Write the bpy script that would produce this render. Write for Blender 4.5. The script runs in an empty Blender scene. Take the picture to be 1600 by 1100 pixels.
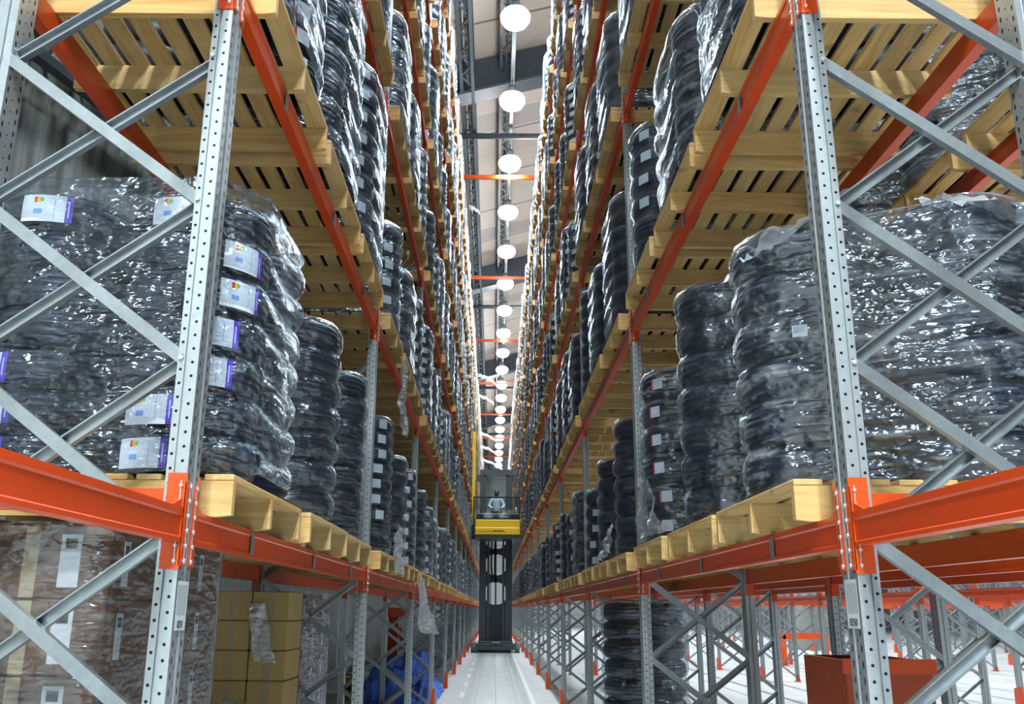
import bpy, math, random
import numpy as np
from mathutils import Vector, Matrix

random.seed(7)
PI = math.pi
scn = bpy.context.scene
col = scn.collection
H = 1.59                      # camera height; all z below are heights above the floor

# ------------------------------------------------------------------ helpers
class MB:
    """collects vertices and faces, builds one mesh object"""
    def __init__(s):
        s.v = []; s.f = []; s.m = []; s.sm = []
    def add(s, vs, fs, m=0, smooth=False):
        o = len(s.v); s.v.extend(vs)
        for f in fs:
            s.f.append(tuple(i + o for i in f)); s.m.append(m); s.sm.append(smooth)
        return s
    def box(s, x0, x1, y0, y1, z0, z1, m=0):
        if x0 > x1: x0, x1 = x1, x0
        if y0 > y1: y0, y1 = y1, y0
        if z0 > z1: z0, z1 = z1, z0
        vs = [(x0,y0,z0),(x1,y0,z0),(x1,y1,z0),(x0,y1,z0),(x0,y0,z1),(x1,y0,z1),(x1,y1,z1),(x0,y1,z1)]
        return s.add(vs, [(0,3,2,1),(4,5,6,7),(0,1,5,4),(1,2,6,5),(2,3,7,6),(3,0,4,7)], m)
    def cbox(s, x0, x1, y0, y1, z0, z1, b=0.004, m=0):
        """a box with chamfered edges"""
        if x0 > x1: x0, x1 = x1, x0
        if y0 > y1: y0, y1 = y1, y0
        vs = []
        for z, i in ((z0, b), (z0 + b, 0), (z1 - b, 0), (z1, b)):
            xa, xb, ya, yb = x0 + i, x1 - i, y0 + i, y1 - i
            k = b if i == 0 else b
            vs += [(xa + k, ya, z), (xb - k, ya, z), (xb, ya + k, z), (xb, yb - k, z), (xb - k, yb, z), (xa + k, yb, z), (xa, yb - k, z), (xa, ya + k, z)]
        fs = [tuple(reversed(range(8))), tuple(range(24, 32))]
        for r in range(3):
            for i in range(8):
                a = r * 8 + i; c = r * 8 + (i + 1) % 8
                fs.append((a, c, c + 8, a + 8))
        return s.add(vs, fs, m)
    def prism(s, poly, axis, a, b, m=0):
        """poly: list of 2-D points; axis 'x','y','z' is the extrusion direction"""
        def P(p, t):
            return {'x': (t, p[0], p[1]), 'y': (p[0], t, p[1]), 'z': (p[0], p[1], t)}[axis]
        n = len(poly)
        vs = [P(p, a) for p in poly] + [P(p, b) for p in poly]
        fs = [tuple(range(n)), tuple(reversed(range(n, 2 * n)))]
        for i in range(n):
            j = (i + 1) % n
            fs.append((j, i, i + n, j + n))
        return s.add(vs, fs, m)
    def beam(s, p, q, poly, up, m=0):
        """extrude a 2-D profile (side, up) from p to q"""
        p = Vector(p); q = Vector(q); d = (q - p).normalized()
        u = Vector(up); u = (u - d * u.dot(d)).normalized(); w = d.cross(u)
        n = len(poly)
        vs = [tuple(p + w * a + u * b) for a, b in poly] + [tuple(q + w * a + u * b) for a, b in poly]
        fs = [tuple(reversed(range(n))), tuple(range(n, 2 * n))]
        for i in range(n):
            j = (i + 1) % n
            fs.append((i, j, j + n, i + n))
        return s.add(vs, fs, m)
    def tube(s, p, q, r, n=10, m=0, r2=None):
        p = Vector(p); q = Vector(q); d = (q - p).normalized()
        u = d.orthogonal().normalized(); w = d.cross(u)
        r2 = r if r2 is None else r2
        vs = []
        for c, rr in ((p, r), (q, r2)):
            for i in range(n):
                t = 2 * PI * i / n
                vs.append(tuple(c + (u * math.cos(t) + w * math.sin(t)) * rr))
        o = len(s.v); s.v.extend(vs)
        for i in range(n):
            j = (i + 1) % n
            s.f.append((o + i, o + j, o + j + n, o + i + n)); s.m.append(m); s.sm.append(True)
        s.f.append(tuple(o + i for i in reversed(range(n)))); s.m.append(m); s.sm.append(False)
        s.f.append(tuple(o + n + i for i in range(n))); s.m.append(m); s.sm.append(False)
        return s
    def lathe(s, prof, n, c=(0, 0, 0), m=0, closed=False, sx=1., sz=1., smooth=True):
        k = len(prof); vs = []
        for i in range(n):
            t = 2 * PI * i / n
            for r, z in prof:
                vs.append((c[0] + r * sx * math.cos(t), c[1] + r * sx * math.sin(t), c[2] + z * sz))
        fs = []
        kk = k if closed else k - 1
        for i in range(n):
            i2 = (i + 1) % n
            for j in range(kk):
                j2 = (j + 1) % k
                fs.append((i * k + j, i2 * k + j, i2 * k + j2, i * k + j2))
        return s.add(vs, fs, m, smooth)
    def grid(s, P, smooth=True, m=0, wrap=False):
        r = len(P); c = len(P[0])
        vs = [tuple(p) for row in P for p in row]; fs = []
        for i in range(r - 1):
            for j in range(c if wrap else c - 1):
                j2 = (j + 1) % c
                fs.append((i * c + j, i * c + j2, (i + 1) * c + j2, (i + 1) * c + j))
        return s.add(vs, fs, m, smooth)
    def mesh(s, name, mats):
        me = bpy.data.meshes.new(name)
        me.from_pydata(s.v, [], s.f)
        for m in (mats if isinstance(mats, (list, tuple)) else [mats]):
            me.materials.append(m)
        me.polygons.foreach_set('material_index', s.m)
        me.polygons.foreach_set('use_smooth', s.sm)
        me.update()
        return me
    def build(s, name, mats, parent=None, loc=None):
        return place(name, s.mesh(name, mats), parent, loc)

def place(name, me, parent=None, loc=None, rz=0., scale=None):
    o = bpy.data.objects.new(name, me); col.objects.link(o)
    if parent is not None: o.parent = parent
    if loc is not None: o.location = loc
    if rz: o.rotation_euler = (0, 0, rz)
    if scale is not None: o.scale = scale
    return o

def empty(name, loc=(0, 0, 0), rz=0.):
    o = bpy.data.objects.new(name, None); col.objects.link(o)
    o.location = loc; o.rotation_euler = (0, 0, rz); o.empty_display_size = 0.1
    return o

def tag(o, label=None, cat=None, group=None, kind=None):
    if label: o['label'] = label
    if cat: o['category'] = cat
    if group: o['group'] = group
    if kind or cat: o['kind'] = kind or 'thing'
    return o

def structure(o): o['kind'] = 'structure'; return o

ORD = ['first','second','third','fourth','fifth','sixth','seventh','eighth','ninth','tenth','eleventh','twelfth','thirteenth',
       'fourteenth','fifteenth','sixteenth','seventeenth','eighteenth','nineteenth','twentieth','twenty-first','twenty-second','twenty-third']
SHELF = ['lowest','second','third','fourth','fifth','top']
RACK = {-1: 'carton-side rack', 1: 'bin-side rack'}

# ------------------------------------------------------------------ projection used only to pick what shows largest
CF, CX, TH = 1423.4, 774.0, 0.2755
_c, _s = math.cos(TH), math.sin(TH)
def proj(x, y, z):
    z = z - H
    cz = y * _c + z * _s; cy = z * _c - y * _s
    if cz < 0.2: return None
    return CX + CF * x / cz, 550 - CF * cy / cz, cz
def shows(x, y, z, mx=120, my=120):
    p = proj(x, y, z)
    return p is not None and -mx < p[0] < 1600 + mx and -my < p[1] < 1100 + my

# ------------------------------------------------------------------ materials
class N:
    """tiny node-math wrapper"""
    def __init__(s, t, sock): s.t = t; s.k = sock
    def _op(s, op, b=None, c=None):
        n = s.t.nodes.new('ShaderNodeMath'); n.operation = op
        s.t.links.new(s.k, n.inputs[0])
        for i, q in ((1, b), (2, c)):
            if q is None: continue
            if isinstance(q, N): s.t.links.new(q.k, n.inputs[i])
            else: n.inputs[i].default_value = q
        return N(s.t, n.outputs[0])
    def __add__(s, b): return s._op('ADD', b)
    def __sub__(s, b): return s._op('SUBTRACT', b)
    def __mul__(s, b): return s._op('MULTIPLY', b)
    def abs(s): return s._op('ABSOLUTE')
    def lt(s, b): return s._op('LESS_THAN', b)
    def gt(s, b): return s._op('GREATER_THAN', b)
    def mod(s, b): return s._op('FLOORED_MODULO', b)
    def pw(s, b): return s._op('POWER', b)
    def mx(s, b): return s._op('MAXIMUM', b)
    def mn(s, b): return s._op('MINIMUM', b)
    def clamp(s): return s._op('MAXIMUM', 0.)._op('MINIMUM', 1.)

class Mat:
    def __init__(s, name):
        s.m = bpy.data.materials.new(name); s.m.use_nodes = True
        s.t = s.m.node_tree; s.t.nodes.clear()
        s.out = s.t.nodes.new('ShaderNodeOutputMaterial')
        s._tc = None
    def new(s, t): return s.t.nodes.new(t)
    def link(s, a, b): s.t.links.new(a.k if isinstance(a, N) else a, b)
    @property
    def tc(s):
        if s._tc is None: s._tc = s.new('ShaderNodeTexCoord')
        return s._tc
    def xyz(s, which='Object'):
        n = s.new('ShaderNodeSeparateXYZ'); s.link(s.tc.outputs[which], n.inputs[0])
        return [N(s.t, n.outputs[i]) for i in range(3)]
    def mapping(s, scale=(1, 1, 1), rot=(0, 0, 0), which='Object', rnd=False):
        n = s.new('ShaderNodeMapping'); n.inputs['Scale'].default_value = scale; n.inputs['Rotation'].default_value = rot
        s.link(s.tc.outputs[which], n.inputs[0])
        if rnd:
            oi = s.new('ShaderNodeObjectInfo'); mu = s.new('ShaderNodeMath'); mu.operation = 'MULTIPLY'; mu.inputs[1].default_value = 37.
            s.link(oi.outputs['Random'], mu.inputs[0])
            s.link(mu.outputs[0], n.inputs['Location'])
        return n.outputs[0]
    def noise(s, vec, scale, detail=3., rough=.55, dist=0.):
        n = s.new('ShaderNodeTexNoise'); n.inputs['Scale'].default_value = scale; n.inputs['Detail'].default_value = detail
        n.inputs['Roughness'].default_value = rough; n.inputs['Distortion'].default_value = dist
        s.link(vec, n.inputs['Vector']); return N(s.t, n.outputs[0])
    def ramp(s, fac, a, b):
        n = s.new('ShaderNodeMapRange'); n.inputs[1].default_value = a; n.inputs[2].default_value = b
        s.link(fac, n.inputs[0]); return N(s.t, n.outputs[0])
    def mixc(s, fac, a, b):
        n = s.new('ShaderNodeMix'); n.data_type = 'RGBA'
        for sock, q in ((n.inputs[0], fac), (n.inputs[6], a), (n.inputs[7], b)):
            if isinstance(q, N): s.link(q, sock)
            elif isinstance(q, (int, float)): sock.default_value = q
            elif isinstance(q, tuple): sock.default_value = q if len(q) == 4 else q + (1.,)
            else: s.link(q, sock)
        return n.outputs[2]
    def bump(s, h, strength=.3, dist=.01):
        n = s.new('ShaderNodeBump'); n.inputs['Strength'].default_value = strength; n.inputs['Distance'].default_value = dist
        s.link(h, n.inputs['Height']); return n.outputs[0]
    def bsdf(s, color, rough=.5, metal=0., normal=None, spec=.5):
        n = s.new('ShaderNodeBsdfPrincipled')
        for k, q in (('Base Color', color), ('Roughness', rough), ('Metallic', metal)):
            if isinstance(q, (int, float)): n.inputs[k].default_value = q
            elif isinstance(q, tuple): n.inputs[k].default_value = q if len(q) == 4 else q + (1.,)
            else: s.link(q, n.inputs[k])
        n.inputs['Specular IOR Level'].default_value = spec
        if normal is not None: s.link(normal, n.inputs['Normal'])
        s.link(n.outputs[0], s.out.inputs[0]); s.b = n
        return s

def simple(name, color, rough=.5, metal=0., var=.12, scale=6., spec=.5):
    M = Mat(name)
    n = M.noise(M.mapping(), scale, 3.)
    dark = tuple(c * (1 - var) for c in color); lite = tuple(min(1, c * (1 + var)) for c in color)
    M.bsdf(M.mixc(n, dark, lite), rough, metal, spec=spec)
    return M.m

def steel_material():
    M = Mat('galvanised_steel')
    n = M.noise(M.mapping(), 40., 2.); n2 = M.noise(M.mapping((1, 1, .25)), 9., 3.)
    c = M.mixc((n * .5 + n2 * .5), (.22, .255, .27), (.50, .55, .58))
    M.bsdf(c, .36, .65); return M.m

def post_material():
    """galvanised post with its punched holes"""
    M = Mat('perforated_steel')
    n = M.noise(M.mapping(), 40., 2.); n2 = M.noise(M.mapping((1, 1, .2)), 9., 3.)
    base = M.mixc((n * .5 + n2 * .5), (.31, .35, .37), (.60, .65, .67))
    x, y, z = M.xyz('Object'); nx, ny, nz = M.xyz('Normal')
    ax = x.abs()
    p = .047
    zm = (z.mod(p) - p / 2); zh = ((z + p / 2).mod(p) - p / 2)
    def dot(a, a0, zz, ra, rz):
        da = (a - a0) * (1. / ra); dz = zz * (1. / rz)
        return (da * da + dz * dz).lt(1.)
    fy = ny.abs().gt(.7); fx = nx.abs().gt(.7)
    h1 = dot(ax, .019, zm, .0052, .0052); h2 = dot(ax, .058, zh, .0052, .0052)
    s1 = dot(y, .024, zm, .0055, .012); s2 = dot(y, .101, zm, .0055, .012); s3 = dot(y, .0625, zh, .004, .004)
    hole = (fy * h1.mx(h2)).mx(fx * s1.mx(s2).mx(s3))
    M.bsdf(M.mixc(hole, base, (.012, .014, .016)), .38, .55); return M.m

def wood_material(name, tint=(1, 1, 1), along=(16., 1.1, 16.)):
    M = Mat(name)
    v = M.mapping(along, rnd=True)
    g = M.ramp(M.noise(v, 2.2, 4., .6, .8), .28, .72).clamp()
    k = M.ramp(M.noise(M.mapping((1, 1, 1), rnd=True), 5., 1.), .70, .76).clamp()
    oi = M.new('ShaderNodeObjectInfo'); r = N(M.t, oi.outputs['Random'])
    a = M.mixc(g, tuple(c * t for c, t in zip((.60, .315, .085), tint)), tuple(c * t for c, t in zip((.90, .585, .235), tint)))
    a = M.mixc(r * .35, a, tuple(c * t for c, t in zip((.66, .52, .28), tint)))
    a = M.mixc(k * .6, a, (.28, .14, .05))
    M.bsdf(a, .65, 0., M.bump(g, .15, .004), .3); return M.m

def rubber_material():
    M = Mat('tyre_rubber')
    x, y, z = M.xyz('Object')
    an = N(M.t, M.new('ShaderNodeMath').outputs[0]); nd = an.k.node; nd.operation = 'ARCTAN2'
    M.link(y, nd.inputs[0]); M.link(x, nd.inputs[1])
    ch = (an * 60. + z.abs() * 16.)._op('SINE')                        # angled tread blocks
    rib = (z * 46.)._op('SINE')
    r = (x * x + y * y)._op('SQRT').gt(.462)
    h = (ch.gt(.2) * .6 + rib.gt(.75) * -.8) * r
    n = M.noise(M.mapping(), 5., 2.)
    c = M.mixc(n, (.005, .009, .020), (.013, .021, .042))
    M.bsdf(c, .42, 0., M.bump(h, .3, .010), .3); return M.m

def film_material(name, milky=.06, patch=.35, tint=(.62, .73, .86), crease=1.):
    M = Mat(name)
    v1 = M.mapping((2.4, 2.4, 15.), (.16, .12, 0), rnd=True)
    st = M.noise(v1, 2.0, 1.2, .5, .5)
    fine = M.noise(M.mapping((1, 1, 1.8), (.2, .3, 0), rnd=True), 30., .6, .5)
    big = M.noise(M.mapping((1, 1, 1.5), rnd=True), 4.2, 1.5, .5, .8)
    nrm = M.bump(st * .55 + fine * .30 + big * 1.6, 1.0, .06 * crease)
    lw = M.new('ShaderNodeLayerWeight'); lw.inputs['Blend'].default_value = .5
    fc = N(M.t, lw.outputs['Facing'])
    pt = M.ramp(big, .50, .78).clamp()
    sk = M.ramp(st, .52, .80).clamp()
    mk = (pt * patch * .18 + sk * patch * .8 + fc.pw(6.) * .5 + milky).clamp()
    tr = M.new('ShaderNodeBsdfTransparent'); tr.inputs[0].default_value = (.88, .93, .98, 1)
    df = M.new('ShaderNodeBsdfDiffuse'); df.inputs[0].default_value = tint + (1,)
    gl = M.new('ShaderNodeBsdfGlossy'); gl.inputs['Roughness'].default_value = .17; gl.inputs[0].default_value = (.86, .94, 1, 1)
    M.link(nrm, gl.inputs['Normal']); M.link(nrm, df.inputs['Normal'])
    a = M.new('ShaderNodeMixShader'); M.link(mk, a.inputs[0]); M.link(tr.outputs[0], a.inputs[1]); M.link(df.outputs[0], a.inputs[2])
    g2 = M.new('ShaderNodeBsdfGlossy'); g2.inputs['Roughness'].default_value = .38; g2.inputs[0].default_value = (.80, .91, 1, 1); M.link(nrm, g2.inputs['Normal'])
    gm = M.new('ShaderNodeMixShader'); gm.inputs[0].default_value = .30; M.link(gl.outputs[0], gm.inputs[1]); M.link(g2.outputs[0], gm.inputs[2])
    b = M.new('ShaderNodeMixShader'); M.link((fc.pw(4.) * .45 + .125).clamp(), b.inputs[0]); M.link(a.outputs[0], b.inputs[1]); M.link(gm.outputs[0], b.inputs[2])
    M.link(b.outputs[0], M.out.inputs[0]); return M.m

def label_material(style):
    """paper label, u across, v up: 'energy' has colour bars and a purple band, 'plain' printed specks, 'red' a red edge"""
    M = Mat('paper_label_' + style)
    u, v, _ = M.xyz('UV')
    sp = M.noise(M.mapping((14, 9, 1), which='UV'), 2.2, 2.)
    sp = M.ramp(sp, .60, .64).clamp()
    c = M.mixc(sp * .55, (.80, .83, .88), (.25, .28, .42))
    def rect(a, b, p, q): return u.gt(a) * u.lt(b) * v.gt(p) * v.lt(q)
    if style == 'energy':
        c = M.mixc(rect(.24, .30, .70, .92), c, (.80, .05, .03))
        c = M.mixc(rect(.30, .36, .70, .92), c, (.90, .55, .03))
        c = M.mixc(rect(.36, .43, .74, .90), c, (.20, .55, .10))
        c = M.mixc(rect(.25, .42, .28, .46), c, (.22, .40, .80))
        c = M.mixc(rect(.64, .66, .12, .9) * .6, c, (.3, .33, .5))
        c = M.mixc(rect(.86, 1.0, .0, 1.), c, (.10, .05, .55))
        c = M.mixc(rect(.905, .93, .2, .8), c, (.7, .7, .9))
    elif style == 'red':
        c = M.mixc(rect(.0, .16, .0, 1.), c, (.75, .03, .08))
    elif style == 'bars':
        bars = (u * 60.)._op('SINE').gt(.1) * v.gt(.30) * v.lt(.92) * u.gt(.08) * u.lt(.92)
        c = M.mixc(bars * .8, (.80, .84, .86), (.10, .12, .14))
    M.bsdf(c, .45, 0., spec=.4); return M.m

M_STEEL = steel_material(); M_POST = post_material()
M_WOOD = wood_material('pallet_pine'); M_WOOD_X = wood_material('pallet_pine_bearer', along=(1.1, 16., 16.))
M_ORANGE = simple('orange_paint', (.80, .085, .012), .33, 0., .10)
M_BEAM = simple('beam_orange_paint', (.76, .075, .012), .30, 0., .10, 3.)
M_RUBBER = rubber_material()
M_FILM = film_material('stretch_film', .0, .10, crease=.55); M_FILM_CRINKLE = film_material('crinkled_stretch_film', .0, .12)
M_FILM_HEAVY = film_material('cloudy_stretch_film', .005, .36, (.74, .80, .86), .75)
M_FILM_CARTON = film_material('thin_stretch_film', .01, .16, (.70, .66, .64), .35)
M_FILM_LIT = film_material('lit_stretch_film', .14, .6, (.74, .80, .86), .8)  # whiter film copy: bright light on the loads behind is put into its colour
M_FILM_WHITE = film_material('bunched_film', .34, .7, (.85, .88, .90), .6)
M_LAB_E = label_material('energy'); M_LAB_P = label_material('plain'); M_LAB_R = label_material('red'); M_LAB_B = label_material('bars')
M_BOLT = simple('zinc_bolt', (.75, .77, .78), .35, .5)
M_DARK = simple('dark_grey_paint', (.030, .037, .042), .45)
M_DARK2 = simple('mast_steel', (.075, .09, .10), .40, .2)
M_YELLOW = simple('yellow_paint', (.95, .57, .015), .38, 0., .06)
TB = Mat('blue_tarp'); tn = TB.noise(TB.mapping(), 5., 3.); TB.bsdf(TB.mixc(tn, (.03, .14, .75), (.09, .28, 1.)), .33, 0., TB.bump(tn, 1., .12)); M_BLUE = TB.m
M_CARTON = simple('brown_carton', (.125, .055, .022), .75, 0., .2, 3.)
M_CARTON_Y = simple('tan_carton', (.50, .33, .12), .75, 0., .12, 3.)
M_TAPE = simple('carton_tape', (.42, .30, .17), .4)
M_INK = simple('printed_label', (.62, .60, .58), .6)
M_INK_D = simple('black_print', (.02, .02, .02), .6)
M_GREY = simple('grey_metal', (.30, .33, .34), .4, .3)
M_BLACK = simple('black_plastic', (.012, .012, .014), .5)
M_CONC = simple('concrete', (.42, .41, .38), .8)
M_RAFT = simple('rafter_paint', (.065, .080, .095), .5)
M_REDPART = simple('red_paint', (.45, .03, .012), .4)

# ------------------------------------------------------------------ camera, view
cam_d = bpy.data.cameras.new('camera'); cam = bpy.data.objects.new('camera', cam_d); col.objects.link(cam)
cam_d.sensor_fit = 'HORIZONTAL'; cam_d.sensor_width = 36.; cam_d.lens = CF / 1600 * 36.
cam_d.shift_x = (800 - CX) / 1600.
cam_d.clip_start = .05; cam_d.clip_end = 300
cam.matrix_world = Matrix.Translation((0, 0, H)) @ Matrix.Rotation(PI / 2 + TH, 4, 'X') @ Matrix.Rotation(.0069, 4, 'Z')
scn.camera = cam
vs = scn.view_settings
vs.view_transform = 'Standard'; vs.look = 'None'; vs.exposure = 0.15; vs.gamma = 1.0; vs.use_curve_mapping = False
try:
    cy = scn.cycles
    cy.max_bounces = 4; cy.diffuse_bounces = 1; cy.glossy_bounces = 2; cy.transmission_bounces = 2; cy.transparent_max_bounces = 8
    cy.caustics_reflective = False; cy.caustics_refractive = False
    cy.use_adaptive_sampling = True; cy.adaptive_threshold = .035
    cy.use_denoising = True; cy.sample_clamp_indirect = 6.0
    cy.use_light_tree = True
except Exception: pass
world = bpy.data.worlds.new('hall_air'); scn.world = world; world.use_nodes = True
bg = world.node_tree.nodes['Background']; bg.inputs[0].default_value = (.80, .90, 1.0, 1); bg.inputs[1].default_value = .02

# ------------------------------------------------------------------ layout numbers
Y1, PITCH, NB = 2.92, 4.32, 20
XA = {-1: -.986, 1: 1.134}            # aisle face of the posts
DEP, WX, WY = .87, .07, .125          # frame depth, post size across / along
BEAM0, LSP, BH = 1.79, 2.03, .105     # underside of the lowest beam, shelf spacing, beam height
NL = 6
YEND = 93.0
TOPZ = 14.0
def frameY(k): return Y1 + PITCH * k
def beamZ(l): return BEAM0 + LSP * l

# ------------------------------------------------------------------ the hall
def floor_material():
    M = Mat('concrete_floor')
    x, y, z = M.xyz('Object')
    n = M.noise(M.mapping(), .7, 4.); n2 = M.noise(M.mapping((5, .15, 1)), 2., 4.); n3 = M.noise(M.mapping(), 14., 3.)
    c = M.mixc(n * .45 + n2 * .35 + n3 * .2, (.36, .375, .38), (.60, .62, .62))
    def line(x0, w): return (x - x0).abs().lt(w)
    aisle = line(.05, .006)
    c = M.mixc(aisle * .75, c, (.05, .05, .055))
    c = M.mixc((line(-.33, .01).mx(line(.43, .012))) * .4, c, (.20, .21, .22))
    c = M.mixc((line(-.48, .07).mx(line(.58, .07))) * M.ramp(n3, .3, .6).clamp() * .35, c, (.22, .23, .24))
    dash = line(-.60, .045) * (y.mod(2.6)).lt(1.2) * M.ramp(n3, .35, .5).clamp()
    c = M.mixc(dash.mx(line(.72, .04) * .7) * .8, c, (.86, .88, .86))
    js = None
    for q in (5.0, 5.55, 8.0, 8.5, 11.0, 12.2, 14.9, 15.5, 18.0, 19.0):
        j = line(q, .022); js = j if js is None else js.mx(j)
    c = M.mixc(js * .8, c, (.05, .05, .055))
    white = M.ramp(x, 4.0, 4.6).clamp()
    c = M.mixc(white * .75, c, M.mixc(js * .8, (.78, .79, .78), (.06, .06, .065)))
    M.bsdf(c, .34, 0., M.bump(n3, .05, .003), .5); return M.m
structure(MB().box(-14, 40, -25, YEND + 1, -.2, 0).build('floor', floor_material()))

def roofZ(x): return 16.3 + .27 * x
def roof_material():
    M = Mat('roof_sheet')
    x, y, z = M.xyz('Object')
    n = M.noise(M.mapping((1, .3, 1)), 1.5, 3.)
    c = M.mixc(n, (.60, .49, .42), (.70, .58, .50))
    c = M.mixc((y.mod(1.45)).lt(.03) * .35, c, (.2, .18, .17))
    c = M.mixc((y.mod(2.9)).lt(.08) * .8, c, (.10, .09, .09))
    c = M.mixc(((y + 1.2).mod(8.7)).lt(1.1) * .55, c, (.30, .27, .27))
    M.bsdf(c, .6); return M.m
rb = MB(); x0, x1 = -14, 40
rb.add([(x0, -25, roofZ(x0)), (x1, -25, roofZ(x1)), (x1, YEND + 1, roofZ(x1)), (x0, YEND + 1, roofZ(x0)),
        (x0, -25, roofZ(x0) + .2), (x1, -25, roofZ(x1) + .2), (x1, YEND + 1, roofZ(x1) + .2), (x0, YEND + 1, roofZ(x0) + .2)],
       [(0, 1, 2, 3), (7, 6, 5, 4), (0, 4, 5, 1), (1, 5, 6, 2), (2, 6, 7, 3), (3, 7, 4, 0)])
structure(rb.build('ceiling', roof_material()))

def wall_material(name, a, b, step, axis):
    M = Mat(name); q = M.xyz('Object')[axis]
    n = M.noise(M.mapping((1, 1, .4)), 1.2, 3.)
    c = M.mixc(n, a, b)
    w = (q * (2 * PI / step))._op('SINE')
    ln = (q.mod(step)).lt(step * .05)
    M.bsdf(M.mixc(ln * .6, c, tuple(.45 * k for k in a)), .5, 0., M.bump(w, .5, .02)); return M.m
structure(MB().box(-3.9, -3.75, -25, YEND + 1, 0, 15.2).build('wall_left', wall_material('pale_sheet_wall', (.42, .43, .40), (.52, .52, .48), .25, 1)))
structure(MB().box(-14, 40, YEND, YEND + .2, 0, 27).build('wall_far', wall_material('white_panel_wall', (.72, .78, .80), (.82, .87, .88), 1.1, 2)))
structure(MB().box(40, 40.2, -25, YEND + 1, 0, 27).build('wall_right', wall_material('white_side_wall', (.60, .63, .64), (.70, .72, .72), 1.1, 2)))
# far wall column, door and window seen past the truck
structure(MB().box(-.55, -.25, YEND - .3, YEND, 0, 17).build('trim_1', M_GREY))
d = MB(); d.box(-.9, 1.6, YEND - .06, YEND - .003, 0, 5.2); structure(d.build('door_1', simple('white_door', (.85, .92, .94), .4)))
w = MB(); w.box(.15, 1.25, YEND - .09, YEND - .062, 10.6, 12.3); structure(w.build('window_1', M_GREY))

# rafters, tie bars and lattice girders of the roof
for i, y in enumerate((6.0, 22.0, 37.6, 53.4, 69.0)):
    b = MB(); b.prism([(-3.7, roofZ(-3.7) - .06), (14, roofZ(14) - .06), (14, roofZ(14) - 1.05), (-3.7, roofZ(-3.7) - 1.05)], 'y', y - .12, y + .12)
    b.prism([(-3.7, roofZ(-3.7) - 1.05), (14, roofZ(14) - 1.05), (14, roofZ(14) - 1.12), (-3.7, roofZ(-3.7) - 1.12)], 'y', y - .3, y + .3)
    structure(b.build('ceiling_rafter', M_RAFT))
    b = MB(); b.tube((-3.7, y + 1.9, 14.9), (14, y + 1.9, 14.9), .085, 10); structure(b.build('ceiling_tie', M_RAFT))
for xg, hh in ((-.80, .9), (.25, .42)):
    b = MB(); zt = roofZ(xg) - .15; zb = zt - hh
    for zz in (zt, zb):
        for dx in (-.15, .15): b.box(xg + dx - .04, xg + dx + .04, 5, 90, zz - .045, zz + .045)
    y = 5.
    while y < 89:
        b.beam((xg, y, zb), (xg, y + .5, zt), [(-.03, -.03), (.03, -.03), (.03, .03), (-.03, .03)], (1, 0, 0))
        b.beam((xg, y + .5, zt), (xg, y + 1., zb), [(-.03, -.03), (.03, -.03), (.03, .03), (-.03, .03)], (1, 0, 0))
        for sg in (-1, 1): b.beam((xg - .15 * sg, y + (.5 if sg < 0 else 0), zb), (xg + .15 * sg, y + (1. if sg < 0 else .5), zb), [(-.018, -.018), (.018, -.018), (.018, .018), (-.018, .018)], (0, 0, 1))
        y += 1.
    structure(b.build('ceiling_girder', M_RAFT))
# lattice bracing on the side wall, above the cartons
b = MB(); p0 = Vector((-3.55, 4.3, 5.5)); p1 = Vector((-3.55, 12.0, 7.2))
for dz in (-.22, .22):
    b.beam(p0 + Vector((0, 0, dz)), p1 + Vector((0, 0, dz)), [(-.05, -.04), (.05, -.04), (.05, .04), (-.05, .04)], (0, 0, 1))
for i in range(24):
    a = p0.lerp(p1, i / 24); c = p0.lerp(p1, (i + 1) / 24); s = -1 if i % 2 else 1
    b.beam(a + Vector((0, 0, -.22 * s)), c + Vector((0, 0, .22 * s)), [(-.02, -.02), (.02, -.02), (.02, .02), (-.02, .02)], (1, 0, 0))
structure(b.build('trim_2', M_RAFT))

# ------------------------------------------------------------------ lamps
M_LENS = Mat('lamp_lens'); e = M_LENS.new('ShaderNodeEmission'); e.inputs[0].default_value = (.90, .98, 1, 1); e.inputs[1].default_value = 14.
M_LENS.link(e.outputs[0], M_LENS.out.inputs[0]); M_LENS = M_LENS.m
try: M_LENS.cycles.emission_sampling = 'NONE'
except Exception: pass
house = MB(); house.lathe([(0, .34), (.10, .34), (.12, .22), (.15, .12), (.17, .10), (.17, .09), (0, .09)], 24)
house.tube((0, 0, .34), (0, 0, .55), .02, 8)
house_me = house.mesh('housing', M_GREY)
lens = MB(); lens.lathe([(0, -.34), (.14, -.33), (.26, -.27), (.33, -.16), (.34, -.06), (.28, .04), (.16, .09)], 24); lens_me = lens.mesh('lens', M_LENS)
LAMP_Z = 14.59
LAMP_W = 210.
def lamp(x, y, label, group, power=1., z=LAMP_Z, glow=False):
    t = tag(empty('high_bay_lamp', (x, y, z)), label, 'lamp', group)
    place('housing', house_me, t); place('lens', lens_me, t)
    L = bpy.data.lights.new('lamp_light', 'AREA'); L.shape = 'DISK'; L.size = .56; L.energy = LAMP_W * power; L.color = (.84, .95, 1.0)
    try: L.spread = math.radians(150)
    except Exception: pass
    lo = bpy.data.objects.new('lamp_light', L); col.objects.link(lo); lo.parent = t; lo.location = (0, 0, -.36)
    if not glow: return
    U = bpy.data.lights.new('lamp_glow', 'POINT'); U.shadow_soft_size = .12; U.energy = LAMP_W * power * .75; U.color = (.88, .96, 1.0)
    uo = bpy.data.objects.new('lamp_glow', U); col.objects.link(uo); uo.parent = t; uo.location = (0, 0, -.55)
ys = [17.8 + 3.5 * i for i in range(20)]
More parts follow.
